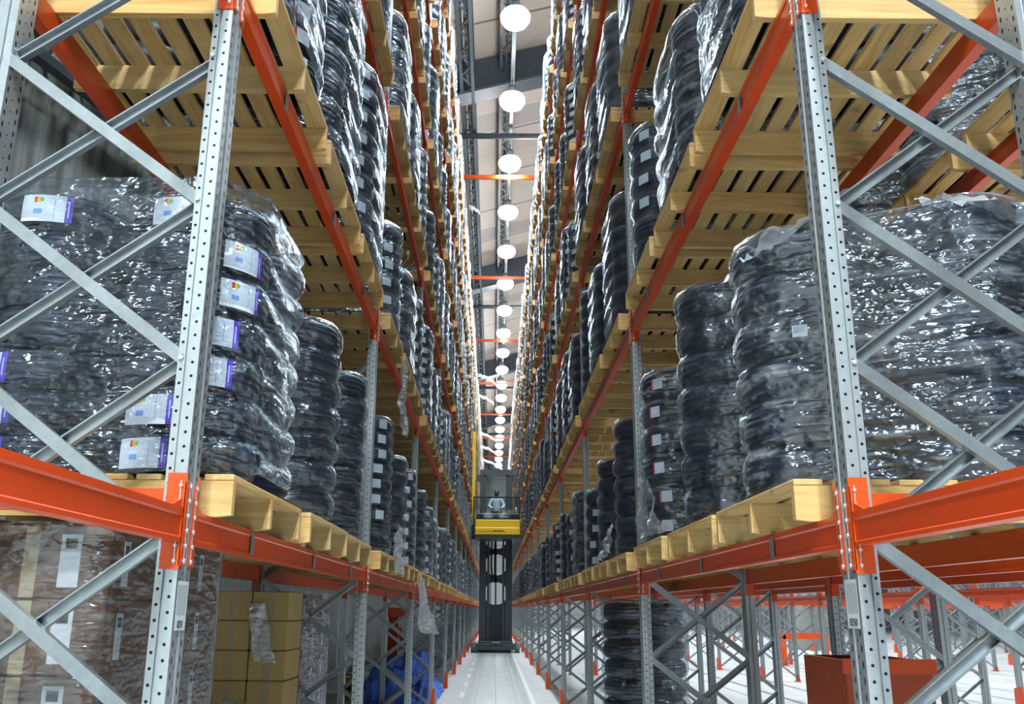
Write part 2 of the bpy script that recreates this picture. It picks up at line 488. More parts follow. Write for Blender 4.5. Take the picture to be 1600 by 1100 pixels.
for i, y in enumerate(ys):
    lamp(.40 - .002 * i, y, 'round white high-bay lamp over the aisle, %s along the row from the viewer' % ORD[i], 'high-bay lamps over the aisle', glow=(i < 14))
for i in range(8):                      # the same row carries on over the viewer's head and behind
    lamp(.42, 14.3 - 3.5 * i, 'round white high-bay lamp over the aisle, %s in the row overhead and behind the viewer' % ORD[i], 'high-bay lamps overhead', .75)
trunk = MB(); trunk.box(.36, .46, -12, 88, LAMP_Z + .50, LAMP_Z + .60)
tag(trunk.build('lighting_trunk', simple('trunk_paint', (.10, .115, .115), .5)), 'pale straight lighting trunk running along the roof above the aisle lamps', 'cable tray')
n = 0
for xx in (5.0, 12.0, 19.0):            # lamps over the empty aisles beyond the bin-side rack
    for i in range(5):
        lamp(xx, 8 + 15. * i, 'round white high-bay lamp, %s over the %s empty aisle beyond the bin-side rack' % (ORD[i], ORD[(5, 12, 19).index(int(xx))]), 'high-bay lamps over the empty aisles', 3.8, 15.4)
for i, (xx, yy) in enumerate(((-.5, -3.2), (.7, -3.2), (-.5, -6.6), (.7, -6.6))):  # added low lamps, out of view, to brighten the faces turned to the viewer
    lamp(xx, yy, 'added unseen fill lamp, %s hung low in the aisle behind the viewer' % ORD[i], 'added fill lamps behind the viewer', 2.4, 9.0)
sus = MB(); sus.tube((0, 0, .5), (0, 0, 7.2), .008, 6); sus_me = sus.mesh('suspension_wire', M_GREY)
for o in list(scn.objects):
    if o.name.startswith('high_bay_lamp') and o.location.z < 10: place('fill_lamp_cord', sus_me, o)  # cords for the added low fill lamps

# ------------------------------------------------------------------ rack frames
CH_FLAT = [(-.021, 0), (.021, 0), (.021, .028), (.016, .028), (.016, .004), (-.016, .004), (-.016, .028), (-.021, .028)]
CH_OPEN = [(-.021, .028), (-.021, 0), (-.016, 0), (-.016, .022), (.016, .022), (.016, 0), (.021, 0), (.021, .028)]
def post_mesh(s, z1, name='post'):
    pr = [(0, 0), (.036, 0), (.038, .010), (.044, .010), (.046, .004), (WX, .004), (WX, .121), (.046, .121), (.044, .115), (.038, .115), (.036, WY), (0, WY),
          (0, .080), (.004, .076), (.004, .049), (0, .045)]
    pr = [(s * a, y) for a, y in pr]
    if s > 0: pr.reverse()
    b = MB(); b.prism(pr, 'z', .012, z1); return b.mesh(name, M_POST)
def rear_post_mesh(s, z1):
    pr = [(0, .004), (.024, .004), (.026, .010), (.032, .010), (.034, 0), (WX, 0), (WX, WY), (.034, WY), (.032, .115), (.026, .115), (.024, .121), (0, .121)]
    pr = [(s * (DEP - WX + a), y) for a, y in pr]
    if s > 0: pr.reverse()
    b = MB(); b.prism(pr, 'z', .012, z1); return b.mesh('post', M_POST)
def guard_mesh(s, rear=False):
    """orange foot plate with its sloping-sided shield"""
    b = MB(); o = 0 if not rear else DEP - WX
    xa, xb = s * (o - .035), s * (o + WX + .03)
    b.box(xa, xb, -.05, WY + .05, 0, .012)
    if not rear:
        b.prism([(-.045, .012), (WY + .045, .012), (WY + .02, .30), (-.02, .34)], 'x', s * (o - .035), s * (o - .006))
        b.prism([(s * (o - .035), .012), (s * (o + .06), .012), (s * (o + .0), .34), (s * (o - .035), .34)], 'y', -.05, -.035)
    else:
        b.prism([(s * o, .012), (s * (o + WX), .012), (s * (o + WX - .02), .14), (s * (o + .02), .14)], 'y', -.05, -.035)
    return b.mesh('foot_guard', M_ORANGE)
NODE0, NSP = .09, .575
def brace_mesh(s, z_from, up, flat):
    """a diagonal from the front post at z_from to the rear post one panel up or down"""
    b = MB(); a = (s * .058, .035, z_from); c = (s * (DEP - .045), .035, z_from + (NSP if up else -NSP))
    if flat:
        y = .008; b.beam((a[0], y, a[2]), (c[0], y, c[2]), CH_FLAT if s > 0 else [(-p, q) for p, q in reversed(CH_FLAT)], (0, 1, 0))
    else:
        y = .040; b.beam((a[0], y, a[2]), (c[0], y, c[2]), CH_OPEN if s > 0 else [(-p, q) for p, q in reversed(CH_OPEN)], (0, 1, 0))
    return b.mesh('brace', M_STEEL)
def tie_mesh(s):
    b = MB(); b.box(s * .072, s * (DEP - WX), .075, .105, BEAM0 + .105, BEAM0 + .175); return b.mesh('tie_bar', M_ORANGE)
def bolt_mesh(s, z):
    b = MB(); b.tube((s * .058, -.006, z), (s * .058, .004, z), .008, 8); return b.mesh('bolt', M_BOLT)

PM = {}
for s in (-1, 1):
    PM[s] = dict(post=post_mesh(s, TOPZ), rear=rear_post_mesh(s, TOPZ), lpost=post_mesh(s, 4.2), lrear=rear_post_mesh(s, 4.2), g=guard_mesh(s), gr=guard_mesh(s, True), tie=tie_mesh(s), br={})
    for k in range(0, 24):
        z = NODE0 + NSP * k
        # the braces whose flat back faces the viewer fall away from the aisle on the bin side and towards it on the carton side
        PM[s]['br'][k, 1] = brace_mesh(s, z, True, s < 0)      # front low -> rear high
        PM[s]['br'][k, 0] = brace_mesh(s, z + NSP, False, s > 0)   # front high -> rear low
FARF = {}
def far_frame(x, y, label, group):
    if 1 not in FARF:
        b = MB()
        for nm_ in ('lpost', 'lrear', 'g', 'gr'):
            me_ = PM[1][nm_]; mi = 1 if nm_[0] == 'g' else 0
            b.add([tuple(v.co) for v in me_.vertices], [tuple(p.vertices) for p in me_.polygons], mi)
        for k_ in range(5):
            for q_ in (0, 1):
                me_ = PM[1]['br'][k_, q_]; b.add([tuple(v.co) for v in me_.vertices], [tuple(p.vertices) for p in me_.polygons], 0)
        FARF[1] = b.mesh('rack_upright', [M_STEEL, M_ORANGE])
    return tag(place('rack_upright', FARF[1], None, (x, y, 0)), label, 'rack upright', group)
def frame(s, x, y, label, group, npan, low=False, tie=False, bolts=False):
    t = tag(empty('rack_upright', (x, y, 0)), label, 'rack upright', group)
    P = PM[s]
    place('post', P['lpost' if low else 'post'], t); place('post', P['lrear' if low else 'rear'], t)
    place('foot_guard', P['g'], t); place('foot_guard', P['gr'], t)
    for k in range(npan):
        if k < 6: place('brace', P['br'][k, 1], t)
        place('brace', P['br'][k, 0], t)
    if tie: place('tie_bar', P['tie'], t)
    if bolts:
        for k in range(1, npan + 1): place('bolt', bolt_mesh(s, NODE0 + NSP * k), t)
    return t
FR = {}
for s in (-1, 1):
    for k in range(NB + 1):
        FR[s, k] = frame(s, XA[s], frameY(k), 'grey steel upright frame with crossed braces, %s along the %s' % (ORD[k], RACK[s]), 'upright frames of the two aisle racks',
                         {0: 7, 1: 6, 2: 5}.get(k, 3), tie=(k == 0), bolts=(k == 0))
# identification stickers on the two front posts (bars above, characters below)
def uvquad(name, P, mat, parent=None):
    me = bpy.data.meshes.new(name); me.from_pydata([tuple(p) for p in P], [], [(0, 1, 2, 3)]); me.materials.append(mat)
    uv = me.uv_layers.new(name='UVMap')
    for i, q in enumerate(((0, 0), (1, 0), (1, 1), (0, 1))): uv.data[i].uv = q
    return place(name, me, parent)
def text(body, size, parent, loc, rot, mat, name='sticker_text'):
    cu = bpy.data.curves.new(name, 'FONT'); cu.body = body; cu.size = size; cu.align_x = 'CENTER'; cu.extrude = .0004
    tmp = bpy.data.objects.new(name, cu); col.objects.link(tmp); bpy.context.view_layer.update()
    me = bpy.data.meshes.new_from_object(tmp.evaluated_get(bpy.context.evaluated_depsgraph_get())); bpy.data.objects.remove(tmp)
    if not me.materials: me.materials.append(mat)
    o = place(name, me, parent, loc); o.rotation_euler = rot; return o
for s, body, za in ((-1, '02V', 1.52), (1, '0350', 1.54)):
    t = FR[s, 0]; e = -s * .0015
    st = uvquad('sticker', [(e, .012 if s < 0 else .113, za), (e, .113 if s < 0 else .012, za), (e, .113 if s < 0 else .012, za + .15), (e, .012 if s < 0 else .113, za + .15)], M_LAB_B, t)
    st['label'] = 'white bar-code sticker'
    text(body, .032, t, (e * 2, .0625, za + .008), (PI / 2, 0, PI / 2 if s < 0 else -PI / 2), M_INK_D)

# ------------------------------------------------------------------ beams
def beam_body(s, L):
    pr = [(0, 0), (0, .012), (.005, .016), (.005, .078), (0, .084), (0, BH), (.05, BH), (.05, 0)]
    pr = [(s * a, z) for a, z in pr]
    if s < 0: pr.reverse()
    b = MB(); b.prism(pr, 'y', .006, L - .006); return b
def conn(b, s, far, L):
    """hook plate against the post plus its wrap on the aisle face"""
    z0, z1 = -.085, .215
    if not far:
        b.box(-s * .004, s * .058, .0005, .0055, z0, z1)
        b.box(-s * .0055, -s * .0005, -.042, .0055, z0 + .01, z1 - .03)
        b.prism([(.0055, BH), (.09, BH), (.0055, BH + .03)], 'x', s * .005, s * .012)
    else:
        b.box(-s * .004, s * .058, L - .0055, L - .0005, z0, z1)
        b.box(-s * .0055, -s * .0005, L - .0055, L + .042, z0 + .01, z1 - .03)
        b.prism([(L - .09, BH), (L - .0055, BH), (L - .0055, BH + .03)], 'x', s * .005, s * .012)
def hooks(s, far, L):
    b = MB()
    for i in range(6):
        z = -.06 + i * .047; y = (L + .030) if far else -.030
        b.tube((-s * .0055, y, z), (-s * .011, y, z), .0075, 8)
        y2 = (L - .010) if far else .010
        b.tube((s * .012 + s * .0, y2, z), (s * .012, y2 + (-.004 if far else .004), z), .006, 6)
    yb = (L + .030) if far else -.030
    b.box(-s * .0056, -s * .0066, yb - .003, yb + .003, -.07, .19)
    b.box(s * .0105, s * .0135, y2 - .0012, y2 + .0012, -.07, .19)
    return b.mesh('hook_strip', M_BOLT)
BL = PITCH - WY
BME = {}
for s in (-1, 1):
    c0 = MB(); conn(c0, s, False, BL); c1 = MB(); conn(c1, s, True, BL)
    one = beam_body(s, BL); conn(one, s, False, BL); conn(one, s, True, BL)
    pl = []
    for yy in (.72, 2.05, 3.38):
        q = MB(); q.box(-s * .0005, -s * .003, yy, yy + .045, .006, .092); pl.append(q.mesh('label_plate', M_GREY))
    BME[s] = dict(body=beam_body(s, BL).mesh('beam_body', M_BEAM), c0=c0.mesh('connector', M_ORANGE), c1=c1.mesh('connector', M_ORANGE),
                  h0=hooks(s, False, BL), h1=hooks(s, True, BL), one=one.mesh('rack_beam', M_BEAM), oneb=one, plates=pl)
beams = []        # (score, side the profile faces, x, y, z, label, group, detail)
def want_beam(s, x, y, z, label, group, detail=0, boost=1.):
    best = 0
    for f in (0., .25, .5, .75, 1.):
        p = proj(x, y + f * BL, z)
        if p and -40 < p[0] < 1640 and -60 < p[1] < 1160: best = max(best, 1 / p[2])
    if best: beams.append((best * boost + detail, s, x, y, z, label, group, detail))
for s in (-1, 1):
    for l in range(NL):
        for k in range(NB):
            want_beam(s, XA[s], frameY(k) + WY, beamZ(l), 'orange front beam, %s shelf of the %s bay, %s' % (SHELF[l], ORD[k], RACK[s]),
                      'front beams of the aisle racks', 2 if (k < 2 and l < 3) else (1 if k < 5 and l < 4 else 0))
            if l == 0 or (l == 1 and k < 2):
                want_beam(-s, XA[s] + s * DEP, frameY(k) + WY, beamZ(l), 'dark red rear beam, %s shelf of the %s bay, %s' % (SHELF[l], ORD[k], RACK[s]),
                          'rear beams of the aisle racks', 1 if k < 3 else 0, .8)
    for l in (0, 1):
        want_beam(s, XA[s], frameY(-1) + WY, beamZ(l), 'bright orange beam, %s shelf of the empty bay beside the viewer, %s' % (SHELF[l], RACK[s]), 'beams of the empty bays', 2)
        if l == 0: want_beam(-s, XA[s] + s * DEP, frameY(-1) + WY, beamZ(l), 'dark orange rear beam of the empty bay beside the viewer, %s' % RACK[s], 'beams of the empty bays', 1)

# ------------------------------------------------------------------ bare racks beyond the bin side
XR2 = 2.60
rows = [(-1, 'the wrapped rack behind the bin-side rack', XR2, Y1, 6)]
xs = [(6.35, 5.42), (9.30, 4.1), (13.4, 5.6), (16.5, 4.6), (20.5, 5.2), (23.6, 4.4), (27.5, 5.0)]
for i, (xx, y0) in enumerate(xs): rows.append((i, 'bare rack row %s past the bin side' % ['one', 'two', 'three', 'four', 'five', 'six', 'seven'][i], xx, y0, 14))
for ri, nm, xx, y0, nf in rows:
    for k in range(nf):
        y = y0 + PITCH * k
        if shows(xx, y, .3) or shows(xx, y, 1.5) or shows(xx + DEP, y, .3): (far_frame if (ri >= 0 and y > 20) else (lambda *a: frame(1, *a, 4 if ri >= 0 else 3, low=(ri >= 0))))(xx, y, 'orange-footed upright frame, %s along %s' % (ORD[k], nm), 'frames of the racks beyond the bin side')
        if k == nf - 1: continue
        for l in ((0, 1) if ri < 0 else (0,)):
            for q in (0, 1):
                want_beam(1 if q == 0 else -1, xx + q * DEP, y + WY, beamZ(l), 'orange %s beam, %s shelf, %s bay, %s' % (['front', 'rear'][q], SHELF[l], ORD[k], nm),
                          'beams of the racks beyond the bin side', 0, 1.5 if ri < 0 else .55)
beams.sort(key=lambda b: -b[0])
for i, (sc, s, x, y, z, lab, grp, det) in enumerate(beams[:300]):
    B = BME[s]
    if det:
        t = tag(empty('rack_beam', (x, y, z)), lab, 'beam', grp)
        place('beam_body', B['body'], t); place('connector', B['c0'], t); place('connector', B['c1'], t)
        if det > 1:
            place('hook_strip', B['h0'], t); place('hook_strip', B['h1'], t)
        if 'front' in lab:
            for q in B['plates']: place('label_plate', q, t)
    else:
        tag(place('rack_beam', B['one'], None, (x, y, z)), lab, 'beam', grp)
rest = MB()
for sc, s, x, y, z, lab, grp, det in beams[300:]:
    src = BME[s]['oneb']; rest.add([(a + x, b + y, c + z) for a, b, c in src.v], src.f)
if rest.v: tag(rest.build('distant_rack_beams', M_BEAM), 'small orange beams far along the racks', 'beams', None, 'stuff')

# orange ties across the top of the aisle
for i in range(8):
    y = 24.9 + 8.64 * i
    b = MB(); b.box(XA[-1] - .05, XA[1] + .05, y - .04, y + .04, 14.02, 14.14)
    tag(b.build('aisle_tie', M_ORANGE), 'orange tie bar across the aisle top between the racks, %s from the viewer' % ORD[i], 'tie bar', 'tie bars across the aisle')

# ------------------------------------------------------------------ pallets
PALW, PALL, PALH = 1.08, 1.17, .148        # depth into the rack, length along the aisle, height
def stringer(s, y0, m=0):
    b = MB(); b.prism([(0, 0), (PALW, 0), (PALW, .126), (0, .126)] if 0 else [(s * a, z) for a, z in ([(0, .006), (.05, 0), (PALW - .05, 0), (PALW, .006), (PALW, .126), (0, .126)])], 'y', y0, y0 + .034)
    return b
PAL = {}
for s in (-1, 1):
    parts = []
    for y0 in (0, PALL / 2 - .017, PALL - .034): parts.append(('stringer', stringer(s, y0)))
    nb = 9
    for i in range(nb):
        a0 = i * PALW / nb + (.0 if i == 0 else .016); a1 = (i + 1) * PALW / nb - (.0 if i == nb - 1 else .016)
        b = MB(); b.cbox(s * a0, s * a1, -.004, PALL + .004, .126, PALH, .003); parts.append(('deck_board', b))
    allb = MB()
    for n_, b in parts: allb.add(b.v, b.f, 1 if n_ == 'stringer' else 0)
    PAL[s] = dict(parts=[(n_, b.mesh(n_, M_WOOD_X if n_ == 'stringer' else M_WOOD)) for n_, b in parts], one=allb.mesh('wooden_pallet', [M_WOOD, M_WOOD_X]), b=allb)

# ------------------------------------------------------------------ tyres
TP_HI = [(.33, -.40), (.345, -.46), (.39, -.5), (.425, -.49), (.452, -.455), (.472, -.40), (.486, -.32), (.494, -.23), (.4905, -.215), (.4905, -.195), (.496, -.18), (.4995, -.06),
         (.4955, -.045), (.4955, .045), (.4995, .06), (.496, .18), (.4905, .195), (.4905, .215), (.494, .23), (.486, .32), (.472, .40), (.452, .455), (.425, .49), (.39, .5), (.345, .46), (.33, .40), (.36, .30), (.44, .0), (.36, -.30)]
TP_LO = [(.34, -.42), (.40, -.5), (.446, -.46), (.478, -.36), (.494, -.20), (.5, 0.), (.494, .20), (.478, .36), (.446, .46), (.40, .5), (.34, .42)]
TP_MIN = [(.37, -.5), (.445, -.46), (.488, -.27), (.5, .0), (.488, .27), (.445, .46), (.37, .5)]
tb = MB(); tb.lathe(TP_HI, 56, closed=True); TYRE_HI = tb.mesh('tyre', M_RUBBER)
tb = MB(); tb.lathe(TP_LO, 32, closed=True); TYRE_LO = tb.mesh('tyre', M_RUBBER)
LABELS = {'energy': M_LAB_E, 'plain': M_LAB_P, 'red': M_LAB_R, 'bars': M_LAB_B}
LAB_ME = {}
def label_mesh(style, D, w, wid, hei):
    key = (style, D, w, wid, hei)
    if key not in LAB_ME:
        R = .504; n = 7; half = wid / D / 2 / .5 * .5
        me = bpy.data.meshes.new('paper_label'); V = []; F = []
        da = wid / (D * .5); hz = hei / w / 2
        for j in range(4):
            zz = -hz + 2 * hz * j / 3
            rr = R - .012 * abs(zz / .5) ** 3
            for i in range(n):
                a = -da / 2 + da * i / (n - 1); V.append((rr * math.cos(a), rr * math.sin(a), zz))
        for j in range(3):
            for i in range(n - 1): F.append((j * n + i, j * n + i + 1, (j + 1) * n + i + 1, (j + 1) * n + i))
        me.from_pydata(V, [], F); me.materials.append(LABELS[style])
        uv = me.uv_layers.new(name='UVMap')
        for lp in me.loops:
            i = lp.vertex_index; uv.data[lp.index].uv = ((i % n) / (n - 1), (i // n) / 3)
        me.polygons.foreach_set('use_smooth', [True] * len(F))
        LAB_ME[key] = me
    return LAB_ME[key]
tyres = []; pallets = []; films = []
def score(x, y, z, size):
    p = proj(x, y, z)
    if p is None: return 0
    m = CF * size / p[2]
    if not (-m < p[0] < 1600 + m and -m < p[1] < 1100 + m): return 0
    return size / p[2]

def load(s, xf, y0, z0, rows_, pitch, D, where, grp, inner=0, rear_film=False, label=None, lab_ang=None, ext=0., heavy=False, seed=0, film=True, lift=None, hi=False, skew=0., closed=True, labset=None, tri=False, deep=False):
    """a wrapped 2 x 2 block of lying tyre stacks; xf is its aisle face, y0 its near end. s: side of the aisle"""
    rnd = random.Random(seed)
    if tri:
        D = .60; R = .30
        spots = [('aisle', R, 1.95 * R, 1.), ('inner', 2.732 * R, .98 * R, .99 if inner else (.3 if deep else 0)), ('rear', 2.732 * R, 2.98 * R, .05 if deep else 0)]
    else:
        R = D / 2
        spots = [('near aisle', R, R, 1.), ('far aisle', R, R + D, .6), ('inner', R + D, R, .99 if inner else 0), ('rear', R + D, R + D, .05 if deep else 0)]
    cen = []
    for nm_, ax, ay, wgt in spots:
        cx = xf + s * ax; cy0 = y0 + ay; cen.append((cx, cy0))
        if not wgt: continue
        lk = {'near aisle': 'a', 'aisle': 'a', 'far aisle': 'f', 'inner': 'i', 'rear': 'r'}[nm_]
        for r in range(rows_):
            jx = rnd.uniform(-.006, .006); jy = rnd.uniform(-.006, .006)
            pos = (cx + jx, cy0 + jy, z0 + pitch * (r + .5))
            st = label if (labset is None or (lk, r) in labset) else None
            if st and rnd.random() < .06 and labset is None: st = None
            if lk == 'r': st = None
            ang = None
            if st:
                ang = -PI / 2 + (-s) * (.85 if lk in 'af' else 0.) + rnd.uniform(-.12, .12)
                if labset is not None: ang = labset[(lk, r)]
            tyres.append((score(*pos, D) * wgt, pos, D, pitch, rnd.uniform(0, 6), '%s tyre up, %s stack, %s' % (ORD[r], nm_, where), grp, st, ang, hi and wgt > .5))
    if film:
        films.append((score(xf, y0 + D, z0 + rows_ * pitch / 2, rows_ * pitch), cen, R, z0, rows_, pitch, where, ext, heavy, seed, lift, hi, skew, closed))

def film_mesh(cen, R, z0, rows_, pitch, ext, seed, lift, hi, skew, closed, sub, n):
    """a sheet wrapped round the hull of the tyre stacks, drawn in between the tyres"""
    rnd = random.Random(seed + 991)
    cx = sum(c[0] for c in cen) / len(cen); cy = sum(c[1] for c in cen) / len(cen); rr = R + .012
    pts = []; prev = None; m_ = max(2, n // 9)
    for i in range(n + 1):
        a = 2 * PI * i / n; nv = (math.cos(a), math.sin(a))
        k = max(range(len(cen)), key=lambda q: cen[q][0] * nv[0] + cen[q][1] * nv[1] - 1e-6 * q)
        p = (cen[k][0] - cx + nv[0] * rr, cen[k][1] - cy + nv[1] * rr)
        if prev is not None and prev[0] != k:
            for j in range(1, m_):
                f = j / m_; pp = prev[1]
                pts.append(((pp[0] + (p[0] - pp[0]) * f, pp[1] + (p[1] - pp[1]) * f), nv, 1. - .75 * math.sin(PI * f), f, a))
        if i < n: pts.append((p, nv, 1., 0., a))
        prev = (k, p)
    n = len(pts)
    ph = [rnd.uniform(0, 6.3) for _ in range(8)]
    G = []
    nz = rows_ * sub
    for t in range(nz + 1):
        row = []
        for i, (p, nv, mid, f, a) in enumerate(pts):
            zz = t * pitch / sub
            fr = (t % sub) / sub
            ins = {2: .010, 3: .020, 4: .028}.get(sub, .031) * abs(math.cos(PI * fr)) ** (6 if sub > 3 else 3) * mid
            if t == 0: ins *= .4
            wob = .005 * math.sin(9 * a + ph[0] + zz * 7) + .004 * math.sin(17 * a + ph[1] - zz * 11) + .004 * math.sin(zz * 31 + ph[2] + 3 * a)
            out = .004 + max(0, wob) - ins + (.012 * math.sin(PI * f) * math.sin(zz * 6 + ph[3]) if f else 0)
            z = zz + .012
            if f: z += -.035 * math.sin(PI * f) * skew
            if lift:
                la, lw, lh = lift
                dd = (a - la + PI) % (2 * PI) - PI
                q = lh * max(0, 1 - abs(dd) / lw)
                z = max(z, q + .3 * (z - 0) * 0) if z < q else z
            row.append((p[0] + nv[0] * out, p[1] + nv[1] * out, z))
        G.append(row)
    top = rows_ * pitch
    def ring(scale_in, z, amp):
        row = []
        for i, (p, nv, mid, f, a) in enumerate(pts):
            w_ = amp * (math.sin(7 * a + ph[4]) + .6 * math.sin(13 * a + ph[5]))
            row.append((p[0] - nv[0] * scale_in, p[1] - nv[1] * scale_in, z + w_))
        return row
    if ext: G.append(ring(.0, top + ext, .006))
    if closed:
        G.append(ring(.05, top + .012 + ext, .006)); G.append(ring(.13, top + .014, .010)); G.append(ring(.24, top + .004, .014))
    b = MB(); b.grid(G, True, 0, True)
    return b, (cx, cy, z0)

YOFF = [.30, 1.60, 2.90]
def pallet_xy(s, k, p): return XA[s] - s * .075, frameY(k) + YOFF[p]
for s in (-1, 1):
    for l in range(NL):
        for k in range(NB):
            for p in range(3):
                rnd = random.Random(1000 * s + 100 * l + 10 * k + p + 5)
                x, y = pallet_xy(s, k, p); x += -s * rnd.uniform(-.012, .012); y += rnd.uniform(-.015, .015)
                z = beamZ(l) + BH
                where = '%s pallet, %s bay, %s shelf, %s' % (ORD[p], ORD[k], SHELF[l], RACK[s])
                if s > 0 and k >= 13 and (l > 0 or k > 15): continue
                rows_, pitch = rnd.choice([(6, .172), (7, .168), (7, .155), (8, .150), (8, .162), (9, .142), (6, .185), (5, .19)])
                if l == 0: rows_, pitch = rnd.choice([(6, .172), (7, .150), (8, .135), (6, .165), (7, .158), (5, .185)])
                style = rnd.choice([None, None, 'plain', 'plain', 'red', None])
                kw = dict(seed=rnd.randrange(10 ** 6), heavy=rnd.random() < .3, label=style, hi=(k == 0 and l < 2), tri=(rnd.random() < (.72 if l == 0 else .45)), deep=(k < 2))
                D = .555
                if l == 0 and k == 0:
                    kw['hi'] = True; kw['tri'] = not (s < 0 and p == 0)
                    if s < 0:
                        if p == 0:
                            rows_, pitch = 7, .158
                            ls = {}
                            for r in (0, 1, 2, 6): ls['i', r] = -PI / 2 + [-.35, -.3, -.45, 0, 0, 0, .12][r]
                            for r in range(7): ls['a', r] = -PI / 2 + [-.22, -.16, .58, .62, .95, .98, -.1][r]
                            ls['f', 6] = -PI / 2 + .3
                            kw.update(label='energy', labset=ls, inner=1, ext=.055, heavy=False, lift=(.55, .75, .15), skew=1.)
                        elif p == 1: rows_, pitch = 7, .161; kw.update(label=None, heavy=False)
                        else: rows_, pitch = 7, .164; kw.update(label=None, heavy=False)
                    else:
                        if p == 0:
                            rows_, pitch = 6, .187; kw.update(label='bars', labset={('a', 3): -PI / 2 - .42}, inner=1, heavy=True, skew=1.2)
                        elif p == 1: rows_, pitch = 7, .193; kw.update(label=None, heavy=False)
                        else:
                            rows_, pitch = 6, .197; kw.update(label='red', heavy=True)
                if l == 0 and k == 1 and s < 0 and p == 0: rows_, pitch = 9, .132; kw.update(label='plain', heavy=False)
                if l == 0 and k == 1 and s > 0: kw.update(label=[None, None, 'plain'][p], heavy=False); rows_, pitch = [(7, .17), (6, .172), (5, .178)][p]
                if l == 1 and k == 0 and s < 0 and p == 1: rows_, pitch = 8, .178; kw.update(label=None, heavy=False, tri=False)
                if l == 1 and k == 0 and s < 0 and p == 2: rows_, pitch = 8, .178; kw.update(label='red', heavy=False)
                if l == 1 and k == 0 and s > 0: kw.update(heavy=(p < 2), label=[None, None, 'plain'][p], skew=1.5, tri=(p == 2))
                pallets.append((score(x, y + .6, z, 1.1), s, x, y, z, where, k, l))
                load(s, x + s * (.015 if l == 0 else .0), y + .02, z + PALH, rows_, pitch, D, where, 'tyres on the aisle racks', **kw)
# rack behind the bin side: wrapped loads on its second shelf
for k in range(2):
    for p in range(3):
        x = XR2 - .10; y = Y1 + PITCH * k + YOFF[p]; z = beamZ(1) + BH
        where = '%s pallet, %s bay, rack behind the bin-side rack' % (ORD[p], ORD[k])
        pallets.append((score(x, y + .6, z, 1.1) * .5, 1, x, y, z, where, k, 1))
        load(1, x + .045, y + .02, z + PALH, 8, .17, .555, where, 'tyres on the rack behind the bin side', inner=1, heavy=True, seed=77 + k * 3 + p, tri=True)

pallets = [q for q in pallets if q[0] > 0]; pallets.sort(key=lambda q: -q[0])
for i, (sc, s, x, y, z, where, k, l) in enumerate(pallets[:300]):
    lab = 'pine pallet, ' + where
    if i < 36:
        t = tag(empty('wooden_pallet', (x, y, z)), lab, 'pallet', 'pine pallets on the racks')
        for n_, me in PAL[s]['parts']: place(n_, me, t)
    else:
        tag(place('wooden_pallet', PAL[s]['one'], None, (x, y, z)), lab, 'pallet', 'pine pallets on the racks')
rest = MB()
for sc, s, x, y, z, where, k, l in pallets[300:]:
    q = PAL[s]['b']; rest.add([(a + x, b + y, c + z) for a, b, c in q.v], q.f)
if rest.v: tag(rest.build('distant_pallets', M_WOOD), 'small pine pallets far along both racks', 'pallets', None, 'stuff')

tyres = [q for q in tyres if q[0] > 0]; tyres.sort(key=lambda q: -q[0])
for i, (sc, pos, D, w_, rz, nm, grp, st, ang, hi) in enumerate(tyres[:300]):
    t = place('tyre', TYRE_HI if (hi or i < 150) else TYRE_LO, None, pos, rz, (D, D, w_))
    tag(t, nm, 'tyre', grp)
    if st:
        wid, hei = (.19, .110) if st == 'energy' else ((.10, .075) if st != 'bars' else (.06, .05))
        lo = place('paper_label', label_mesh(st, D, w_, wid, hei), t); lo.rotation_euler = (0, 0, ang - rz)
        lo['label'] = {'energy': 'white paper label with purple edge', 'plain': 'white paper label', 'red': 'white paper label with red edge', 'bars': 'white bar-code label'}[st]
# everything smaller: one low-detail mesh
def mass(items, prof, n):
    k = len(prof); ca = np.cos(2 * PI * np.arange(n) / n); sa = np.sin(2 * PI * np.arange(n) / n)
    pr = np.array(prof); base = np.empty((n, k, 3))
    base[:, :, 0] = pr[:, 0][None] * ca[:, None]; base[:, :, 1] = pr[:, 0][None] * sa[:, None]; base[:, :, 2] = pr[:, 1][None]
    base = base.reshape(-1, 3)
    I, J = np.meshgrid(np.arange(n), np.arange(k - 1), indexing='ij')
    I2 = (I + 1) % n
    f = np.stack([I * k + J, I2 * k + J, I2 * k + J + 1, I * k + J + 1], -1).reshape(-1, 4)
    V = []; F = []
    for m, (pos, D, w_) in enumerate(items):
        V.append(base * np.array([D, D, w_]) + np.array(pos)); F.append(f + m * n * k)
    return np.concatenate(V), np.concatenate(F)
mid = [(q[1], q[2], q[3]) for q in tyres[300:2300]]; far = [(q[1], q[2], q[3]) for q in tyres[2300:]]
Vs, Fs = [], []; off = 0
for items, prof, n in ((mid, TP_LO[1:-1], 22), (far, TP_MIN, 12)):
    if not items: continue
    V, F = mass(items, prof, n); Vs.append(V); Fs.append(F + off); off += len(V)
LV, LF, LU = [], [], []
for q in tyres[300:]:
    if q[7] is None: continue
    pos, D, w_, ang = q[1], q[2], q[3], q[8]; R = D * .508; da = .20; hz = .036
    o = len(LV)
    for a, zz in ((ang - da, -hz), (ang + da, -hz), (ang + da, hz), (ang - da, hz)):
        rr = R * (1 if 1 else 1)
        LV.append((pos[0] + rr * math.cos(a), pos[1] + rr * math.sin(a), pos[2] + zz))
    o2 = len(LV)
    am = ang; LV.append((pos[0] + R * 1.0 * math.cos(am), pos[1] + R * math.sin(am), pos[2] - hz)); LV.append((pos[0] + R * math.cos(am), pos[1] + R * math.sin(am), pos[2] + hz))
    LF += [(o, o2, o2 + 1, o + 3), (o2, o + 1, o + 2, o2 + 1)]
V = np.concatenate(Vs); F = np.concatenate(Fs)
me = bpy.data.meshes.new('distant_tyres')
